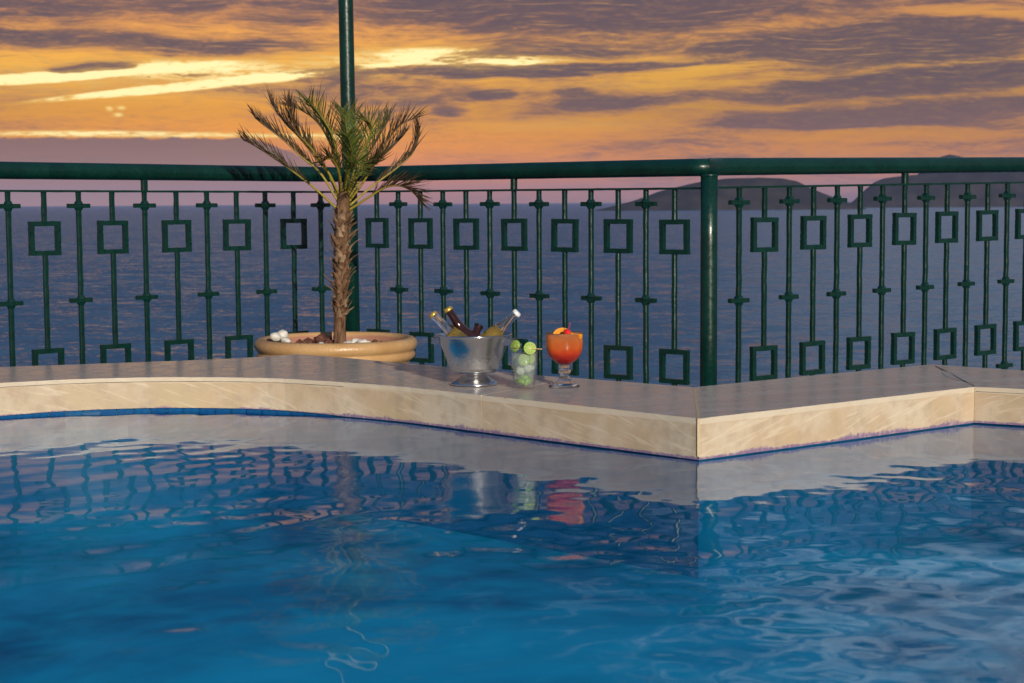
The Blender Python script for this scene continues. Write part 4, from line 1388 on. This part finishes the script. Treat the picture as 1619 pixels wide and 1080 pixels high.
leafy('mint_sprig', (GX - .003, GY - .020, zg + .134), 11, .022, M_MINT, 'dark green mint sprig between the two lime wheels', 'mint')
pick = tube('cocktail_pick', [(GX - .040, GY - .018, zg + .1375), (GX + .020, GY - .046, zg + .1365), (GX + .0555, GY - .060, zg + .1355)], [.0009, .0012, .0012], M_WOOD, None, 6)
tag(pick, 'thin bamboo pick through the lime wheels on the highball', 'cocktail pick')
V, Fc = lathe_data([(0, .002), (.0018, .0015), (.0024, 0), (.0018, -.0015), (0, -.002)], 10)
mesh_obj('knob', [(v[0] + GX + .0555, v[1] + GY - .060, v[2] + zg + .1355) for v in V], Fc, M_WOOD, pick, True)

# goblet
OX, OY = .1733, 5.634
gb = lathe('goblet', [(0, .0015), (.030, .0015), (.0495, .0), (.0515, .0015), (.0508, .0035), (.042, .0085), (.030, .018), (.0195, .030), (.0135, .0385), (.0155, .0425), (.0205, .0475), (.0215, .0520), (.0185, .0565), (.0135, .0590), (.0150, .0625),
              (.0190, .0660), (.0195, .0700), (.0165, .0735), (.0190, .0765), (.0320, .0830), (.0440, .0930), (.0540, .1080), (.0600, .1260), (.0618, .1430), (.0612, .1600), (.0597, .1790), (.0588, .1800), (.0580, .1790),
              (.0595, .1600), (.0600, .1430), (.0583, .1265), (.0524, .1090), (.0425, .0946), (.0305, .0850), (.016, .0800), (0, .0790)], M_GLASS, None, 48, loc=(OX, OY, COP_Z + .0012))
tag(gb, 'bulbous stemmed glass goblet of orange and red layered cocktail', 'goblet')
lathe('cocktail', [(0, .0786), (.0164, .0797), (.0310, .0846), (.0432, .0941), (.0531, .1086), (.0590, .1264), (.0607, .1430), (.0602, .1600), (.0591, .1745), (.0, .1752)], M_SUNRISE, gb, 48)


def orange_slice(loc, rot, r, a0, a1, label):
    V, Fc = [], []
    n = 14; th = .006
    for i in range(n + 1):
        a = a0 + (a1 - a0) * i / n
        for (rr, z) in ((r * .9, th / 2), (r, th / 2), (r, -th / 2), (r * .9, -th / 2)): V.append((rr * math.cos(a), rr * math.sin(a), z))
    for i in range(n):
        for q in range(4):
            b0, b1 = i * 4 + q, i * 4 + (q + 1) % 4
            Fc.append((b0, b1, b1 + 4, b0 + 4))
    Fc += [(0, 1, 2, 3), tuple(n * 4 + q for q in (3, 2, 1, 0))]
    o = mesh_obj('orange_slice', V, Fc, M_ORPEEL, None, False, loc); o.rotation_euler = rot
    V, Fc = [(0, 0, th * .45), (0, 0, -th * .45)], []
    for i in range(n + 1):
        a = a0 + (a1 - a0) * i / n
        V += [(r * .9 * math.cos(a), r * .9 * math.sin(a), th * .45), (r * .9 * math.cos(a), r * .9 * math.sin(a), -th * .45)]
    for i in range(n):
        b0 = 2 + i * 2
        Fc += [(0, b0, b0 + 2), (1, b0 + 3, b0 + 1)]
    Fc += [(0, 1, 3, 2), (1, 0, 2 + n * 2, 3 + n * 2)]
    mesh_obj('flesh', V, Fc, M_ORANGE, o)
    return tag(o, label, 'orange slice', 'orange slices in the goblet')


zo = COP_Z + .0012
orange_slice((OX - .006, OY + .004, zo + .160), (R(78), 0, R(10)), .036, R(12), R(172), 'orange slice standing upright behind the cherry in the goblet')
orange_slice((OX + .024, OY - .030, zo + .182), (R(105), 0, R(-16)), .036, R(-165), R(-8), 'orange slice dipping into the front right of the goblet')
V = [(0, 0, 0)]
ch = lathe('cherry', [(0, -.0115), (.005, -.0108), (.0092, -.0072), (.0115, -.001), (.0112, .005), (.008, .0094), (.0035, .0098), (0, .0080)], M_CHERRY, None, 24, loc=(OX + .0085, OY - .040, zo + .1835))
ch.rotation_euler = (R(8), R(12), 0)
tag(ch, 'glossy red cherry with upright stem on top of the goblet', 'cherry')
tube('stem', [(0, 0, .008), (.002, 0, .018), (.003, .001, .028), (.0025, .002, .034)], [.0014, .0010, .0010, .0016], M_STEM, ch, 6)
